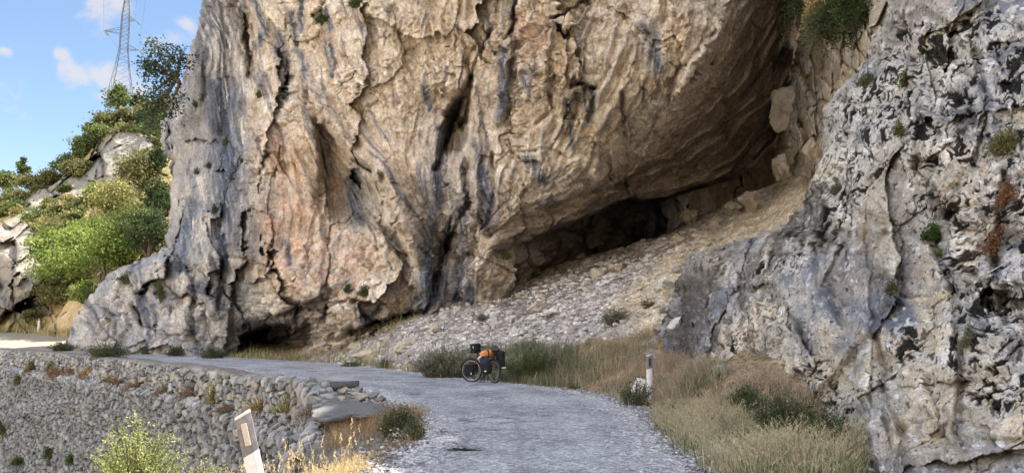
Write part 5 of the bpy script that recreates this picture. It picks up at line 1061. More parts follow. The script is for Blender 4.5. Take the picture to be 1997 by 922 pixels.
    # plants on the ledge of the retaining wall
    Lg = [(58, 718, 20, 20, 'R', 'small brown dried plant at the far left of the wall ledge'), (108, 728, 34, 30, 'R', 'brown dried plant with green edge on the wall ledge'), (68, 712, 20, 16, 'G', 'small green plant at the left of the wall ledge'), (105, 716, 24, 18, 'G', 'green plant left of the brown tufts on the wall ledge'),
          (170, 728, 40, 22, 'S', 'pale straw tuft on the wall ledge'), (140, 722, 24, 24, 'R', 'round rust coloured tuft on the wall ledge'), (228, 746, 30, 22, 'R', 'rust tuft on the wall ledge right of the straw tuft'), (270, 750, 40, 22, 'R', 'wider rust tuft in the middle of the wall ledge'),
          (372, 768, 60, 40, 'T', 'grey twiggy dead bush on the wall ledge'), (418, 782, 46, 40, 'Y', 'yellow green bush on the wall ledge left of the leaning marker'), (512, 796, 70, 50, 'A', 'golden orange bush on the wall ledge right of the leaning marker'), (560, 800, 50, 40, 'Y', 'yellowish drooping bush on the wall ledge'), (604, 806, 60, 50, 'T', 'brown feathery bush at the right end of the wall ledge'),
          (440, 800, 40, 30, 'T', 'tangle of dry grey stems behind the leaning marker'), (320, 762, 46, 16, 'T', 'low dry stems along the wall ledge'), (215, 738, 18, 10, 'G', 'tiny green plant on the wall ledge')]
    PL = {'R': RUST, 'G': OLIVE, 'S': STRAW, 'R': [(.17, .095, .05), (.28, .18, .10), (.40, .29, .17)], 'T': [(.16, .12, .09), (.26, .20, .14), (.38, .30, .2)], 'Y': [(.15, .18, .04), (.32, .30, .08), (.48, .40, .14)], 'A': [(.30, .20, .05), (.46, .32, .09), (.58, .44, .16)]}
    for i, (px, py, w_, h_, pc, lab) in enumerate(Lg):
        p = base_at(px, py+4); s = ppm(p)
        sprig_shrub('ledge_tuft', lab, 'plant', p, w_*rnd.uniform(1.2, 1.9)/s, h_*rnd.uniform(.75, 1.15)/s, PL[pc], int(26+w_*.8), 18, 2.6/s, 300+i, None, rnd.uniform(.5, 1.1), (0, -.1, 0), depth=.5, stem_r=.5/s, base_r=.5)
    for i, (px, py, w_, h_, lab) in enumerate([(40, 905, 36, 22, 'dark green plant rooted low in the wall face, left one'), (100, 890, 20, 24, 'green plant rooted low in the wall face, right of the dark one'), (142, 900, 18, 16, 'small green plant on the wall face left of the bright bush'), (8, 845, 18, 50, 'dry hanging plant at the left frame edge of the wall'), (38, 745, 14, 16, 'pale green weed on the upper wall face at the left')]):
        p = base_at(px, py); s = ppm(p); sprig_shrub('wall_plant', lab, 'plant', p, w_/s, h_/s, DARKG if i == 0 else GREEN if i < 3 else OLIVE, 50, 18, 3/s, 340+i, None, .7, (-.2, -.5, 0), depth=.4, stem_r=.5/s)
    # bright sunlit bush in the left foreground
    p = Vector(W(262, 985, 8.6))
    sprig_shrub('bright_shrub', 'bright yellow green shrub catching the sun in the left foreground', 'bush', p, 1.05, .98, [(.17, .22, .06), (.30, .36, .11), (.44, .48, .2)], 140, 46, .026, 400, None, 0, (0, 0, 0), depth=.8, stem_r=.004, base_r=.3)
    sprig_shrub('bright_shrub', 'low sunlit green shrub at the bottom edge between the bright bush and the leaning marker', 'bush', Vector(W(400, 1000, 8.0)), .8, .50, [(.16, .18, .07), (.3, .3, .13), (.42, .40, .2)], 80, 40, .024, 401, None, 0, (0, 0, 0), depth=.6, stem_r=.003, base_r=.3)
shrubs()
def verge_weeds():
    rg = np.random.default_rng(15)
    def keep(x, y, px, py, n):
        dr, _, sr, _ = near_line(x, y, RR); a = np.clip(gaussmask(px, py, [(900,720,110,30), (1050,715,110,36), (1000,735,130,14)]), 0, 1)
        return (sr > 0)*(dr < 2.6)*(a > .3)*np.clip(a+n, .1, 1)
    P = tpoints(26000, 91, (-5, 3), (20, 29), keep)
    tag(link('verge_weeds', field('verge_weeds', P[:3600], .42, .016, .5, [(.06, .085, .05), (.12, .15, .09), (.20, .20, .12), (.34, .28, .18)], 10, per=3, spread=.12)), kind='stuff')
verge_weeds()

# ------------------------------------------------------------------ trees and scrub of the far hillside
def hillside_trees():
    G = 'trees and scrub on the far hillside'
    def at(px, py): return Vector([float(v) for v in W(px, py, float(D_HILL(px, py))-1.0)])
    BG = [(.10, .16, .03), (.18, .245, .05), (.29, .34, .09)]; MG = [(.05, .08, .022), (.10, .135, .035), (.17, .20, .065)]; DG_ = [(.022, .042, .014), (.04, .07, .022), (.08, .11, .03)]; YG = [(.15, .16, .05), (.26, .25, .085), (.38, .32, .13)]  # darkest greens put the cliff's shade into the trees beside it
    L = [  # px, py of foot, crown width px, height px, palette, label
     (120, 560, 120, 90, BG, 'bright green sunlit tree at the left of the big bush group above the far road'), (150, 520, 110, 90, BG, 'bright green tree, upper left in the big bush group'), (200, 540, 130, 110, BG, 'bright green tree in the middle of the big bush group'),
     (215, 440, 100, 100, YG, 'yellowing tree above the big green bush group'), (190, 390, 50, 40, BG, 'small bright green sapling above the yellowing tree'), (255, 500, 110, 120, MG, 'mid green tree between the bright bushes and the dark ones'), (290, 520, 90, 130, DG_, 'tall dark green tree against the left edge of the cliff'),
     (310, 440, 70, 100, DG_, 'dark green tree squeezed beside the grey cliff edge'), (270, 380, 90, 100, OLIVE, 'pale olive tree above the dark green trees'), (308, 350, 50, 70, DG_, 'dark bush tucked under the cliff edge'), (240, 570, 80, 40, MG, 'low green bush under the dark trees'), (100, 595, 70, 50, OLIVE, 'olive bush above the sunlit rocks by the far road'),
     (165, 595, 60, 60, BG, 'bright green bush at the lower edge of the bush group'), (80, 500, 70, 60, BG, 'light green bush at the left end of the bush group'), (60, 440, 30, 26, MG, 'small green bush on the pale rocks at the left'), (215, 600, 50, 30, OLIVE, 'thin olive bush over the dirt slope'),
     (10, 372, 60, 44, MG, 'green tree at the left end of the ridge'), (45, 350, 24, 48, MG, 'small slender tree standing up on the ridge'), (60, 372, 60, 36, OLIVE, 'olive bush on the left ridge'), (95, 362, 56, 34, OLIVE, 'olive bush below the slender ridge tree'), (130, 340, 60, 46, MG, 'round bush on the ridge right of the slender tree'),
     (165, 312, 50, 60, MG, 'taller green tree on the ridge where it steepens'), (150, 345, 60, 40, OLIVE, 'low olive scrub on the ridge above the grey rock'), (195, 285, 60, 50, MG, 'green tree on the ridge left of the pylon'), (225, 222, 56, 62, MG, 'light leaved tree standing in front of the pylon foot'), (212, 250, 60, 40, OLIVE, 'olive bush just below the pylon'),
     (255, 240, 56, 40, OLIVE, 'yellow green bush right below the pylon'), (285, 250, 60, 50, DG_, 'dark bush on the ridge between the pylon and the cliff'), (250, 262, 60, 26, OLIVE, 'dry olive scrub on top of the pale outcrop'), (270, 215, 26, 36, DG_, 'small dark tree right of the pylon'), (300, 270, 46, 46, MG, 'green shrub at the foot of the leaning dark tree'),
     (25, 400, 60, 36, OLIVE, 'olive scrub under the ridge at the far left'), (100, 400, 30, 18, OLIVE, 'small tuft on the grey rock wall'), (5, 420, 44, 34, MG, 'green scrub at the left frame edge above the pale rock'), (130, 372, 30, 16, MG, 'low tuft at the foot of the ridge bushes'), (178, 262, 40, 30, OLIVE, 'small olive bush on the steep ridge step'),
     (60, 615, 36, 18, OLIVE, 'dry scrub on the rubble above the far road'), (300, 320, 40, 40, MG, 'green bush in the gully beside the cliff'), (130, 480, 60, 60, MG, 'mid green tree filling the left bush group'), (180, 470, 80, 60, BG, 'bright bush below the yellowing tree'), (235, 520, 80, 80, BG, 'bright green bush under the mid green tree'), (75, 560, 50, 30, MG, 'low green bush left of the bush group foot')]
    for i, (px, py, cw, h_, pc, lab) in enumerate(L):
        p = at(px, py); s = ppm(p); h = h_/s; w_ = cw/s
        n = int(18 + cw*h_/160)
        tree('hillside_tree', lab, p + Vector((0, 0, -.4)), h*1.05, w_, h*.92, pc, n, 48, 5.0/s, 800+i, G, (rnd.uniform(-.1, .1), 0), trunk_r=.10*h/4+.04, shape=1)
    # scattered scrub covering the rest of the slope
    rg = np.random.default_rng(9); c = 0
    for k in range(1200):
        px = rg.uniform(-160, 330); top = float(interp(px, RIDGE)); py = rg.uniform(top+4, min(top+150, 600))
        if polymask(np.array(px), np.array(py), [(190,250),(235,244),(290,262),(300,300),(260,370),(200,380),(150,400),(95,400),(60,430),(70,500),(90,560),(100,612),(-40,615),(-60,440),(0,440),(40,415),(85,355),(150,350)], 14) > .4+.5*(k % 7 == 0): continue
        if px > 250 and py > 300: continue
        c += 1
        if c > 190: break
        p = at(px, py); s = ppm(p); cw = rg.uniform(26, 54); h_ = cw*rg.uniform(.5, .8)
        tree('hillside_scrub', 'low olive green scrub among many on the sunlit far slope', p+Vector((0, 0, -.4)), h_/s, cw/s, h_*.95/s, [OLIVE, MG, MG, YG][k % 4], 14, 36, 5.0/s, 900+k, 'low scrub on the far slope', cat='bush', trunk_r=.06)
    # leaning tree growing out of the cliff edge, open crown with visible limbs
    b = Vector([float(v) for v in W(352, 165, 50.5)]); s = ppm(b)
    o = empty('leaning_tree', b); tag(o, 'dark green leaning tree with open crown growing from the left cliff edge', 'tree')
    rg = np.random.default_rng(77); tips = []
    mb = MB()
    def loc(px, py, dd=0): return np.array([float(v) for v in W(px, py, 50.5+dd)])-np.array(b)
    limbs = [[(352,165),(335,150),(315,140),(296,138)], [(350,160),(330,135),(315,110),(302,88)], [(335,150),(318,165),(300,180)], [(340,160),(325,185),(305,205)], [(345,150),(350,125),(352,105)], [(325,140),(300,120),(285,128)], [(330,175),(312,190),(298,215),(292,235)], [(350,165),(340,185),(332,205)]]
    for li, lb in enumerate(limbs):
        dd = rg.uniform(-1.5, 1.5); pts = [loc(a, c_, dd*i/len(lb)) for i, (a, c_) in enumerate(lb)]
        mb.tube(pts, [.14*(1-.7*i/(len(pts)-1)) for i in range(len(pts))], 6)
        for j in range(1, len(pts)):
            for q in range(3 if j < len(pts)-1 else 5):
                t = pts[j] + rg.normal(size=3)*np.array([.42, .5, .36]); mb.tube([pts[j], t], [.04, .015], 3, False); tips.append(t)
    for (a, c_) in [(300,88),(312,95),(296,100),(290,125),(283,132),(300,140),(345,100),(352,120),(340,115),(320,125),(330,165),(315,175),(300,175),(320,200),(305,215),(295,240),(310,230),(335,210),(345,190),(288,150),(350,140),(338,140),(300,200),(322,150), (300,255),(320,240),(290,265),(330,225)]: tips.append(loc(a, c_, rg.uniform(-1, 1)))
    tips = np.array(tips); c3 = tips[:, None] + rg.normal(size=(len(tips), 34, 3))*np.array([.34, .34, .22]); sz = 5.2/s*rg.uniform(.6, 1.3, len(tips)*34)
    V, Fc = leaf_quads(c3.reshape(-1, 3), sz, rg, aspect=.7); cl = np.repeat((pal(len(tips), [(.02, .035, .018), (.04, .065, .03), (.08, .11, .05)], rg)[:, None]*rg.uniform(.8, 1.2, (len(tips), 34, 1))).reshape(-1, 3), 4, 0)
    link('crown', mesh_np('crown', V, Fc, cl, False, [M_LEAF]), o); mb.build('trunk', M_BARK, o)
hillside_trees()
# ------------------------------------------------------------------ road markers
M_WHITE = mat_plain('weathered_white_plastic', (.62, .615, .63), .55, 0, .16, 14); M_GREYP = mat_plain('grey_plastic', (.16, .16, .18), .5, 0, .2, 30); M_DARKREF = mat_plain('dark_reflector', (.03, .035, .05), .25, 0, .2, 80); M_LITREF = mat_plain('pale_reflector', (.50, .42, .38), .35, 0, .1, 60)
def marker(name, label, loc, rot, h, wd, refl, topm):
    o = empty(name, loc, rot); tag(o, label, 'road marker')
    dp = wd*.42; z1 = h-.30*h/1.0
    def prism(z0, z1, z0r=None, z1r=None):          # slightly bowed front; left and right heights differ for the slanted joins
        m = MB(); z0r = z0 if z0r is None else z0r; z1r = z1 if z1r is None else z1r
        xs = [-wd/2, -wd*.25, 0, wd*.25, wd/2]; front = [-dp*.15, -dp*.42, -dp*.5, -dp*.42, -dp*.15]; vs = []; n = 5
        for k in (0, 1):
            for i, x in enumerate(xs):
                t = i/4; z = ((z0*(1-t)+z0r*t) if k == 0 else (z1*(1-t)+z1r*t)); vs.append((x, front[i], z))
            for i, x in reversed(list(enumerate(xs))):
                t = i/4; z = ((z0*(1-t)+z0r*t) if k == 0 else (z1*(1-t)+z1r*t)); vs.append((x, -front[i]*.9, z))
        N = 10; fs = [tuple(reversed(range(N))), tuple(range(N, 2*N))] + [(i, (i+1) % N, N+(i+1) % N, N+i) for i in range(N)]
        m.raw(vs, fs); return m
    prism(-.25, h-.31, None, h-.27).build('post', M_WHITE, o, bevel=.004)
    prism(h-.309, h-.022, h-.269, h+.016).build('marker_band', topm, o, bevel=.003)
    m = prism(h-.021, h, h+.017, h+.042); m.build('cap', M_WHITE, o, bevel=.003)
    r = MB(); r.box((0, -dp*.5-.004, h-.14), (wd*.17, .006, .085)); r.build('reflector', refl, o, bevel=.002)
    return o
pr = hit(1267, 778)[0]; pr.z -= .04
hr = (778-692)/ppm(pr)
marker('road_marker', 'upright white roadside marker post with grey band and dark reflector in the dry grass', pr, (0, .01, .15), 1.0*hr+.02, .135, M_DARKREF, M_GREYP)
# the leaning one in the left foreground
pl_ = Vector(W(512, 985, 6.0)); 
marker('road_marker', 'leaning white roadside marker post with dark band and pale reflector in the left foreground', pl_, (R(2), R(-14.0), R(8)), .695, .125, M_LITREF, mat_plain('dark_band', (.16, .155, .17), .6, 0, .3, 24))
def stub():
    p = hit(1240, 768)[0]; o = empty('tilted_marker_stub', p + Vector((0, .1, -.05)), (R(-6), R(24), R(-30))); tag(o, 'tilted curved white marker stub sticking out of the dark green bush', 'road marker')
    m = MB(); n = 9; vs = []
    for z in (0, .40):
        for rr in (.17, .145):
            for i in range(n): a = -1.3+2.6*i/(n-1); vs.append((math.sin(a)*rr, -math.cos(a)*rr+.1, z + (.10*i/(n-1) if z else 0)))
    fs = []
    for i in range(n-1): fs += [(i, i+1, 2*n+i+1, 2*n+i), (n+i+1, n+i, 3*n+i, 3*n+i+1), (2*n+i, 2*n+i+1, 3*n+i+1, 3*n+i), (i+1, i, n+i, n+i+1)]
    fs += [(0, 2*n, 3*n, n), (n-1, 2*n-1, 4*n-1, 3*n-1)]
    m.raw(vs, fs); m.build('shell', M_WHITE, o, bevel=.003)
    g = MB(); g.tube([(0, .02, -.3), (0, .02, .2)], .02, 8); g.build('stake', mat_plain('rusty_iron', (.10, .07, .05), .8, .3), o)
stub()
def far_post():
    p = hit(75, 644)[0]; o = empty('far_marker', p); tag(o, 'tiny white marker post beside the sunlit far road', 'road marker'); m = MB(); m.box((0, 0, .42), (.09, .06, .5)); m.build('post', M_WHITE, o, bevel=.01)
    m = MB(); m.box((0, -.002, 1.0), (.092, .062, .10)); m.build('marker_band', M_GREYP, o, bevel=.01)
far_post()
# loose white wire across the buttress
def wire():
    pts = []
    for (px, py) in [(1905, 541), (1925, 533), (1945, 522), (1965, 510), (1985, 500), (2010, 490), (2060, 478)]:
        p, n = hit(min(px, 2060), py); pts.append(Vector(W(px, py, max(3, p.y-.25))))
    m = MB(); m.tube(pts, .006, 6); o = m.build('wire', mat_plain('white_cord', (.6, .56, .5), .7)); tag(o, 'thin white cord hanging across the brown shrub on the buttress', 'cord')
wire()

# ------------------------------------------------------------------ pylon and its lines
def pylon():
    Y = 150.0; foot = Vector([float(v) for v in W(233, 226, Y)]); k = ppm(foot)
    M_ST = mat_plain('galvanised_steel', (.07, .075, .085), .6, .2, .1, 3); o = empty('pylon', foot); tag(o, 'tall grey steel lattice pylon rising behind the ridge', 'pylon')
    def px(x, y): q = Vector([float(v) for v in W(x, y, Y)]) - foot; return q.x, q.z
    H = px(235, -30)[1]; levels = [(0, 2.35), (px(0, 170)[1], 1.85), (px(0, 140)[1], 1.35), (px(0, 100)[1], .78), (px(0, 62)[1], .74), (px(0, 25)[1], .66), (px(0, -6)[1], .3), (H, .06)]
    def hw(z): return float(np.interp(z, [l[0] for l in levels], [l[1] for l in levels]))
    m = MB(); r = .05; q = R(20); cq, sq = math.cos(q), math.sin(q)
    def pt(i, z): a = hw(z); x, y = ((-1, -1), (1, -1), (1, 1), (-1, 1))[i % 4]; x *= a; y *= a; return (x*cq-y*sq, x*sq+y*cq, z)
    for i in range(4):
        for (z0, _), (z1, _) in zip(levels[:-1], levels[1:]): m.tube([pt(i, z0), pt(i, z1)], r*1.25, 4)
    m.build('legs', M_ST, o)
    m = MB(); z = 0.0
    while z < H-.6:
        st = max(.9, hw(z)*1.15); z1 = min(H, z+st)
        for i in range(4):
            m.tube([pt(i, z), pt(i+1, z1)], r*.6, 3); m.tube([pt(i+1, z), pt(i, z1)], r*.6, 3)
            if int(z) % 2 == 0: m.tube([pt(i, z), pt(i+1, z)], r*.5, 3)
        z = z1
    m.build('lattice', M_ST, o)
    tips = []
    for sx, tx, ty, zb in ((-1, 205, 62, 66), (1, 263, 39, 40), (1, 269, 97, 97)):
        x, z = px(tx, ty); zc = px(0, zb)[1]; a = hw(zc); m = MB(); tip = (x, x*sq*.35, z)
        for yy in (-a*.8, a*.8):
            m.tube([(sx*a, yy, zc-.1), tip], r*.9, 4); m.tube([(sx*a, yy, zc+1.15), tip], r*.8, 4)
            for t in (.25, .5, .75):
                lo = Vector((sx*a, yy, zc-.1)).lerp(Vector(tip), t); hi = Vector((sx*a, yy, zc+1.15)).lerp(Vector(tip), t-.2); m.tube([lo, hi], r*.5, 3)
        for t in (.3, .6): m.tube([Vector((sx*a, -a*.8, zc-.1)).lerp(Vector(tip), t), Vector((sx*a, a*.8, zc-.1)).lerp(Vector(tip), t)], r*.5, 3)
        arm = m.build('cross_arm', M_ST, o); g = MB()
        e = Vector(tip); 
        for dxs in (0, .22):
            e2 = e + Vector((.95+dxs, -.3, -1.05)); n = 9
            for j in range(n):
                c0 = e.lerp(e2, (j+.5)/n) + Vector((dxs*.4, 0, 0)); g.tube([c0-Vector((.03, 0, -.03)), c0+Vector((.03, 0, -.03))], .13, 8)
            g.tube([e, e2], .03, 4)
        g.build('insulator', mat_plain('glass_insulator', (.16, .22, .22), .3, 0, .1), arm); tips.append((foot + e, foot + e2))
    return tips
tips = pylon(); M_WIRE = mat_plain('conductor', (.10, .10, .11), .5, .6)
def cables():
    LB = [('left arm', (203, -20), (320, 185)), ('upper right arm', (268, -20), (345, 110)), ('lower right arm', (286, -20), (350, 160))]
    for (tip, low), (nm, up, dn) in zip(tips, LB):
        # towards the camera over the road, and away over the ridge
        a = Vector([float(v) for v in W(up[0], up[1], 100)]); m = MB(); n = 14
        far = a + (a-tip)*1.2
        m.tube([tip.lerp(far, t/n) - Vector((0, 0, 3.0*math.sin(math.pi*t/n)*.2)) for t in range(n+1)], .022, 5); o = m.build('power_cable', M_WIRE); tag(o, 'power cable running from the %s of the pylon up out of the picture' % nm, 'cable')
        b = Vector([float(v) for v in W(dn[0], dn[1], 190)]); m = MB(); m.tube([low.lerp(b, t/n) - Vector((0, 0, 1.5*math.sin(math.pi*t/n))) for t in range(n+1)], .02, 5); o = m.build('power_cable', M_WIRE); tag(o, 'faint power cable running from the %s of the pylon down behind the cliff' % nm, 'cable')
cables()

# ------------------------------------------------------------------ loaded touring bicycle
def bicycle():
    M_RED = mat_plain('red_frame_paint', (.20, .025, .02), .35, .1, .1, 20, 0); M_BLK = mat_plain('black_rubber', (.012, .012, .013), .9); M_MET = mat_plain('brushed_metal', (.42, .43, .45), .35, .9, .1, 30); M_DM = mat_plain('black_metal', (.03, .03, .033), .4, .6)
    M_BAG = mat_plain('black_bag_fabric', (.007, .0075, .009), .95, 0, .3, 25, .5); M_NAVY = mat_plain('navy_bag_fabric', (.014, .02, .045), .9, 0, .3, 25, .5); M_OR = mat_plain('orange_bag_fabric', (.62, .24, .08), .6, 0, .2, 14, .5); M_REF = mat_plain('reflective_patch', (.7, .7, .72), .4); M_BOT = mat_plain('white_bottle', (.72, .76, .85), .35); M_LIL = mat_plain('lilac_cloth', (.55, .56, .78), .8, 0, .12, 12)
    rear = Vector((-.50, 22.25, 0)); rear.z = down(-.50, 22.25, 3).z; az = math.atan2(.835, -.55)
    fr = rear + Vector((-.55, .835, 0))*1.08; zf = down(fr.x, fr.y, 3).z; pitch = math.atan2(zf-rear.z, 1.08)
    T = Matrix.Translation(rear + Vector((0, 0, -.005))) @ Matrix.Rotation(az, 4, 'Z') @ Matrix.Rotation(-pitch, 4, 'Y') @ Matrix.Rotation(R(-5), 4, 'X')
    def place(o): o.matrix_world = T; return o
    bike = empty('bicycle'); place(bike); tag(bike, 'loaded red touring bicycle standing on its kickstand at the road edge', 'bicycle')
    RW = .345; ST = R(34)
    def wheel(c, ang):
        Mz = Matrix.Rotation(ang, 3, 'Z'); w_ = empty('wheel', c, (0, 0, ang)); w_.parent = bike
        t = MB(); t.torus((0, 0, 0), RW-.022, .023, None, 56, 10); t.build('tyre', M_BLK, w_, smooth=True)
        r = MB(); r.torus((0, 0, 0), RW-.05, .011, None, 56, 6, 1.2); r.build('rim', M_MET, w_, smooth=True)
        s = MB()
        for i in range(28):
            a = 2*math.pi*i/28; b = a + (.5 if i % 2 else -.5); y = .028*(1 if i % 4 < 2 else -1)
            s.tube([(math.cos(b)*.022, y, math.sin(b)*.022), (math.cos(a)*(RW-.055), 0, math.sin(a)*(RW-.055))], .0016, 3, False)
        s.build('spokes', M_MET, w_); h = MB(); h.tube([(0, -.05, 0), (0, .05, 0)], .026, 10); h.tube([(0, -.065, 0), (0, .065, 0)], .008, 6); h.build('hub', M_MET, w_)
        fdr = MB()
        for i in range(16):
            a0 = R(12+150*i/16); a1 = R(12+150*(i+1)/16)
            if ang == 0: a0, a1 = a0+R(10), a1+R(10)
            fdr.tube([(math.cos(a0)*(RW+.02), 0, math.sin(a0)*(RW+.02)), (math.cos(a1)*(RW+.02), 0, math.sin(a1)*(RW+.02))], .016, 6, False)
        fdr.build('mudguard', M_DM, w_, smooth=True)
    FA = Vector((1.08, 0, RW))
    wheel(Vector((0, 0, RW)), 0)
    hb, ht = Vector((.875, 0, .70)), Vector((.835, 0, .86)); bb = Vector((.44, 0, .285)); st = Vector((.30, 0, .80))
    FAc = Vector((.835 + (1.08-.835)*math.cos(ST)*1.0, (1.08-.835)*math.sin(ST), RW)); wheel(FAc, ST)
    f = MB(); f.tube([bb, st], .017, 10); f.tube([hb, bb], .021, 10); f.tube([ht-Vector((-.01, 0, .04)), st-Vector((0, 0, .04))], .018, 10); f.tube([hb-Vector((-.01, 0, .03)), ht+Vector((0, 0, .02))], .023, 10)
    for y in (-.06, .06): f.tube([bb, (0, y, RW)], .010, 8); f.tube([st-Vector((0, 0, .06)), (0, y, RW)], .009, 8)
    f.build('frame', M_RED, bike, smooth=True)
    g = MB(); c, s = math.cos(ST), math.sin(ST)
    for y in (-.055, .055): g.tube([hb+Vector((0, 0, -.02)), hb+Vector((-s*y+.01, c*y, -.05)), FAc+Vector((-s*y, c*y, 0))], [.016, .014, .009], 8)
    g.build('fork', M_RED, bike, smooth=True)
    h = MB(); hc = ht+Vector((-.02, 0, .14)); h.tube([ht, hc], .014, 8)
    L_ = [hc+Vector((c*a - s*b, s*a + c*b, z)) for (a, b, z) in ((-.10, -.30, .0), (-.02, -.22, .01), (.02, -.08, 0), (.02, .08, 0), (-.02, .22, .01), (-.10, .30, .0))]; h.tube(L_, .012, 8); hbo = h.build('handlebar', M_DM, bike, smooth=True)
    for a, b in ((0, 1), (5, 4)):
        gr = MB(); gr.tube([L_[a], L_[a].lerp(L_[b], .9)], .018, 8); gr.build('grip', M_BLK, hbo)
    sa = MB(); sc_ = Vector((.26, 0, .93)); sa.blob(sc_, (.13, .07, .03), None, 2.4); sa.blob(sc_+Vector((.09, 0, 0)), (.09, .025, .02)); sao = sa.build('saddle', M_BLK, bike, smooth=True); sp_ = MB(); sp_.tube([st, sc_], .013, 8); sp_.build('seat_post', M_MET, sao)
    k = MB(); k.torus(bb+Vector((0, -.06, 0)), .085, .006, None, 28, 5); k.tube([bb+Vector((0, -.08, 0)), bb+Vector((0, .08, 0))], .02, 8); ck = k.build('crankset', M_DM, bike)
    for sy, a in ((1, R(-70)), (-1, R(110))):
        e = bb+Vector((math.cos(a)*.17, sy*.085, math.sin(a)*.17)); p = MB(); p.tube([bb+Vector((0, sy*.075, 0)), e], .010, 6); p.box(e+Vector((0, sy*.05, 0)), (.045, .045, .011)); p.build('pedal', M_DM, ck)
    ch = MB(); ch.tube([bb+Vector((0, -.06, .085)), (0, -.05, RW+.045)], .005, 4); ch.tube([bb+Vector((0, -.06, -.085)), (0, -.05, RW-.045)], .005, 4); ch.build('chain', M_DM, bike)
    ks = MB(); ks.tube([bb+Vector((-.06, .05, -.02)), (.30, .20, .012)], .009, 6); ks.tube([bb+Vector((-.10, .05, -.02)), (.42, .26, .012)], .009, 6); ks.box((.42, .265, .012), (.02, .03, .008)); ks.build('kickstand', M_DM, bike)
    rk = MB()
    for y in (-.07, .07): rk.tube([(.20, y, .74), (-.18, y, .74)], .006, 6); rk.tube([(0, y, RW), (-.12, y, .74)], .006, 6); rk.tube([(0, y, RW), (.08, y, .74)], .006, 6)
    for x in (-.18, -.05, .08, .2): rk.tube([(x, -.07, .74), (x, .07, .74)], .005, 5)
    rk.build('rear_rack', M_DM, bike)
    bo = MB(); d = (hb-bb).normalized(); b0 = bb+d*.18+Vector((0, 0, .05)); bo.tube([b0, b0+d*.03, b0+d*.20, b0+d*.23, b0+d*.26], [.03, .037, .037, .02, .018], 12); bot = bo.build('water_bottle', M_BOT, None, smooth=True); place(bot); tag(bot, 'white water bottle in the cage on the red bicycle frame', 'bottle')
    # luggage: every piece can be lifted off
    def bag(name, label, cat, c, h_, mat, rz=0, ry=0, p=3.4, seed=0, wob=.035, extra=None, rx=0):
        o = empty(name); o.matrix_world = T @ Matrix.Translation(Vector(c)) @ Matrix.Rotation(rz, 4, 'Z') @ Matrix.Rotation(ry, 4, 'Y') @ Matrix.Rotation(rx, 4, 'X'); tag(o, label, cat)
        m = MB(); m.blob((0, 0, 0), h_, None, p, 28, 18, wob, seed); m.build('body', mat, o, smooth=True)
        for (nm, cc, hh, mt) in (extra or []):
            m = MB(); m.box(cc, hh) if nm in ('reflector', 'strap', 'buckle') else m.blob(cc, hh, None, 3.2, 20, 12, .03, seed+1); m.build(nm, mt, o, smooth=nm not in ('reflector', 'strap', 'buckle'), bevel=0)
        return o
    s, c = math.sin(ST), math.cos(ST)
    bag('front_pannier', 'black front pannier covering the middle of the front wheel', 'pannier', FAc+Vector((-s*.15, c*.15, .03)), (.15, .075, .185), M_BAG, ST, 0, 3.0, 1, .04, [('flap', (0, 0, .13), (.152, .082, .055), M_BAG), ('reflector', (-.09, .074, -.10), (.012, .004, .03), M_REF), ('strap', (0, .074, .03), (.012, .006, .12), M_BAG)])
    bag('front_pannier', 'far side black front pannier hidden behind the front wheel', 'pannier', FAc+Vector((s*.15, -c*.15, .03)), (.14, .07, .18), M_BAG, ST, 0, 3.0, 2, .04, [('flap', (0, 0, .13), (.142, .077, .055), M_BAG)])
    bag('rear_pannier', 'dark navy rear pannier on the near side of the bicycle', 'pannier', (.07, .20, .50), (.19, .10, .22), M_BAG, 0, R(8), 3.2, 3, .05, [('flap', (.03, .015, .14), (.185, .105, .10), M_NAVY), ('reflector', (-.08, .10, -.13), (.05, .005, .015), M_REF), ('strap', (.06, .105, .0), (.015, .006, .17), M_BAG)])
    bag('rear_pannier', 'tall black rear pannier on the far side with a white patch at its bottom', 'pannier', (-.08, -.20, .63), (.17, .09, .27), M_BAG, 0, R(-4), 3.4, 4, .04, [('flap', (0, 0, .2), (.175, .097, .09), M_BAG), ('reflector', (-.168, 0, -.19), (.008, .065, .02), M_REF)])
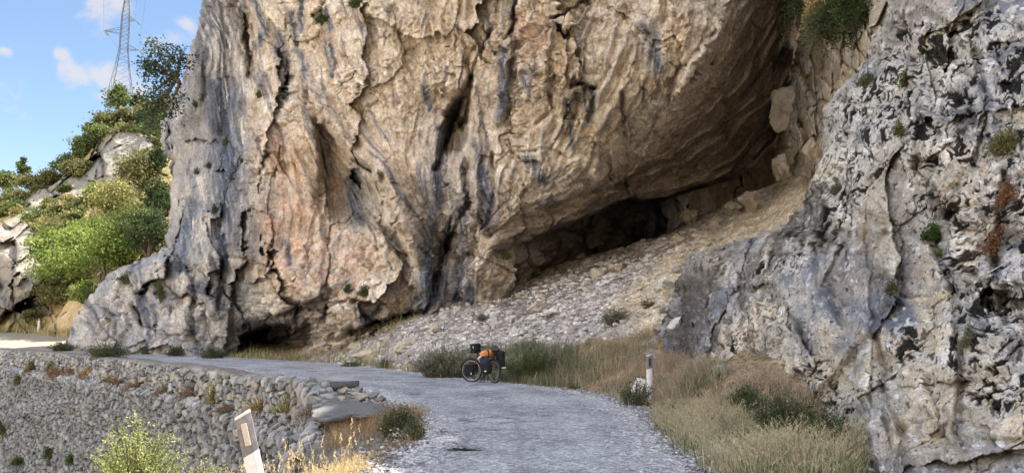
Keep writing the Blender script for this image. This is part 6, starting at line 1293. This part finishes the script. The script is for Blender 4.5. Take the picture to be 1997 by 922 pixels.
    bag('roll_bag', 'orange rolled dry bag strapped across the rear rack', 'bag', (.16, .02, .87), (.12, .33, .10), M_OR, R(14), R(-6), 2.6, 5, .05, [('strap', (0, .14, .0), (.125, .012, .105), M_BAG), ('strap', (0, -.17, .0), (.125, .012, .105), M_BAG), ('end_roll', (0, -.30, -.01), (.10, .05, .085), mat_plain('rust_bag_end', (.28, .09, .04), .6, 0, .2, 14, .5))])
    bag('handlebar_bag', 'black handlebar bag on the front of the bicycle', 'bag', (.90, .02, .98), (.13, .16, .13), M_BAG, ST, 0, 4, 6, .03, [('lid', (0, 0, .12), (.14, .17, .035), M_BAG), ('strap', (.0, .165, .0), (.012, .006, .1), M_MET), ('side_pocket', (.0, .18, -.03), (.08, .03, .06), M_BAG)])
    bag('frame_bag', 'small black bag hanging in the bicycle frame under the top tube', 'bag', (.62, 0, .70), (.14, .035, .06), M_BAG, 0, R(-12), 3, 8, .04, [('strap', (.06, 0, .03), (.012, .037, .05), M_BAG)])
    bag('folded_cloth', 'pale lilac folded cloth tucked under the orange roll', 'cloth', (.33, .22, .76), (.12, .05, .035), M_LIL, R(10), R(30), 3, 9, .06)
    # helmet
    o = empty('helmet'); o.matrix_world = T @ Matrix.Translation((-.02, -.10, .96)) @ Matrix.Rotation(R(20), 4, 'Z') @ Matrix.Rotation(R(-10), 4, 'Y'); tag(o, 'black bicycle helmet with vents resting on the orange roll', 'helmet')
    m = MB(); nu, nv = 40, 14; vs = []; fs = []
    for j in range(nv+1):
        v = R(-12) + (math.pi/2-R(-12))*j/nv
        for i in range(nu):
            u = 2*math.pi*i/nu; y = math.cos(v)*math.sin(u); groove = .90 if abs(math.sin(y*11)) < .32 and math.cos(v) > .25 and v > .1 else 1.0
            vs.append((math.cos(v)*math.cos(u)*.145*groove, y*.105*groove, math.sin(v)*.11*groove))
    for j in range(nv):
        for i in range(nu): fs.append((j*nu+i, j*nu+(i+1) % nu, (j+1)*nu+(i+1) % nu, (j+1)*nu+i))
    m.raw(vs, fs); m.build('shell', mat_plain('black_helmet', (.02, .02, .024), .3), o)
    q = MB(); q.tube([(.05, .09, -.02), (.03, .05, -.11), (.03, 0, -.13), (.03, -.05, -.11), (.05, -.09, -.02)], .006, 5); q.build('chin_strap', M_BAG, o)
bicycle()
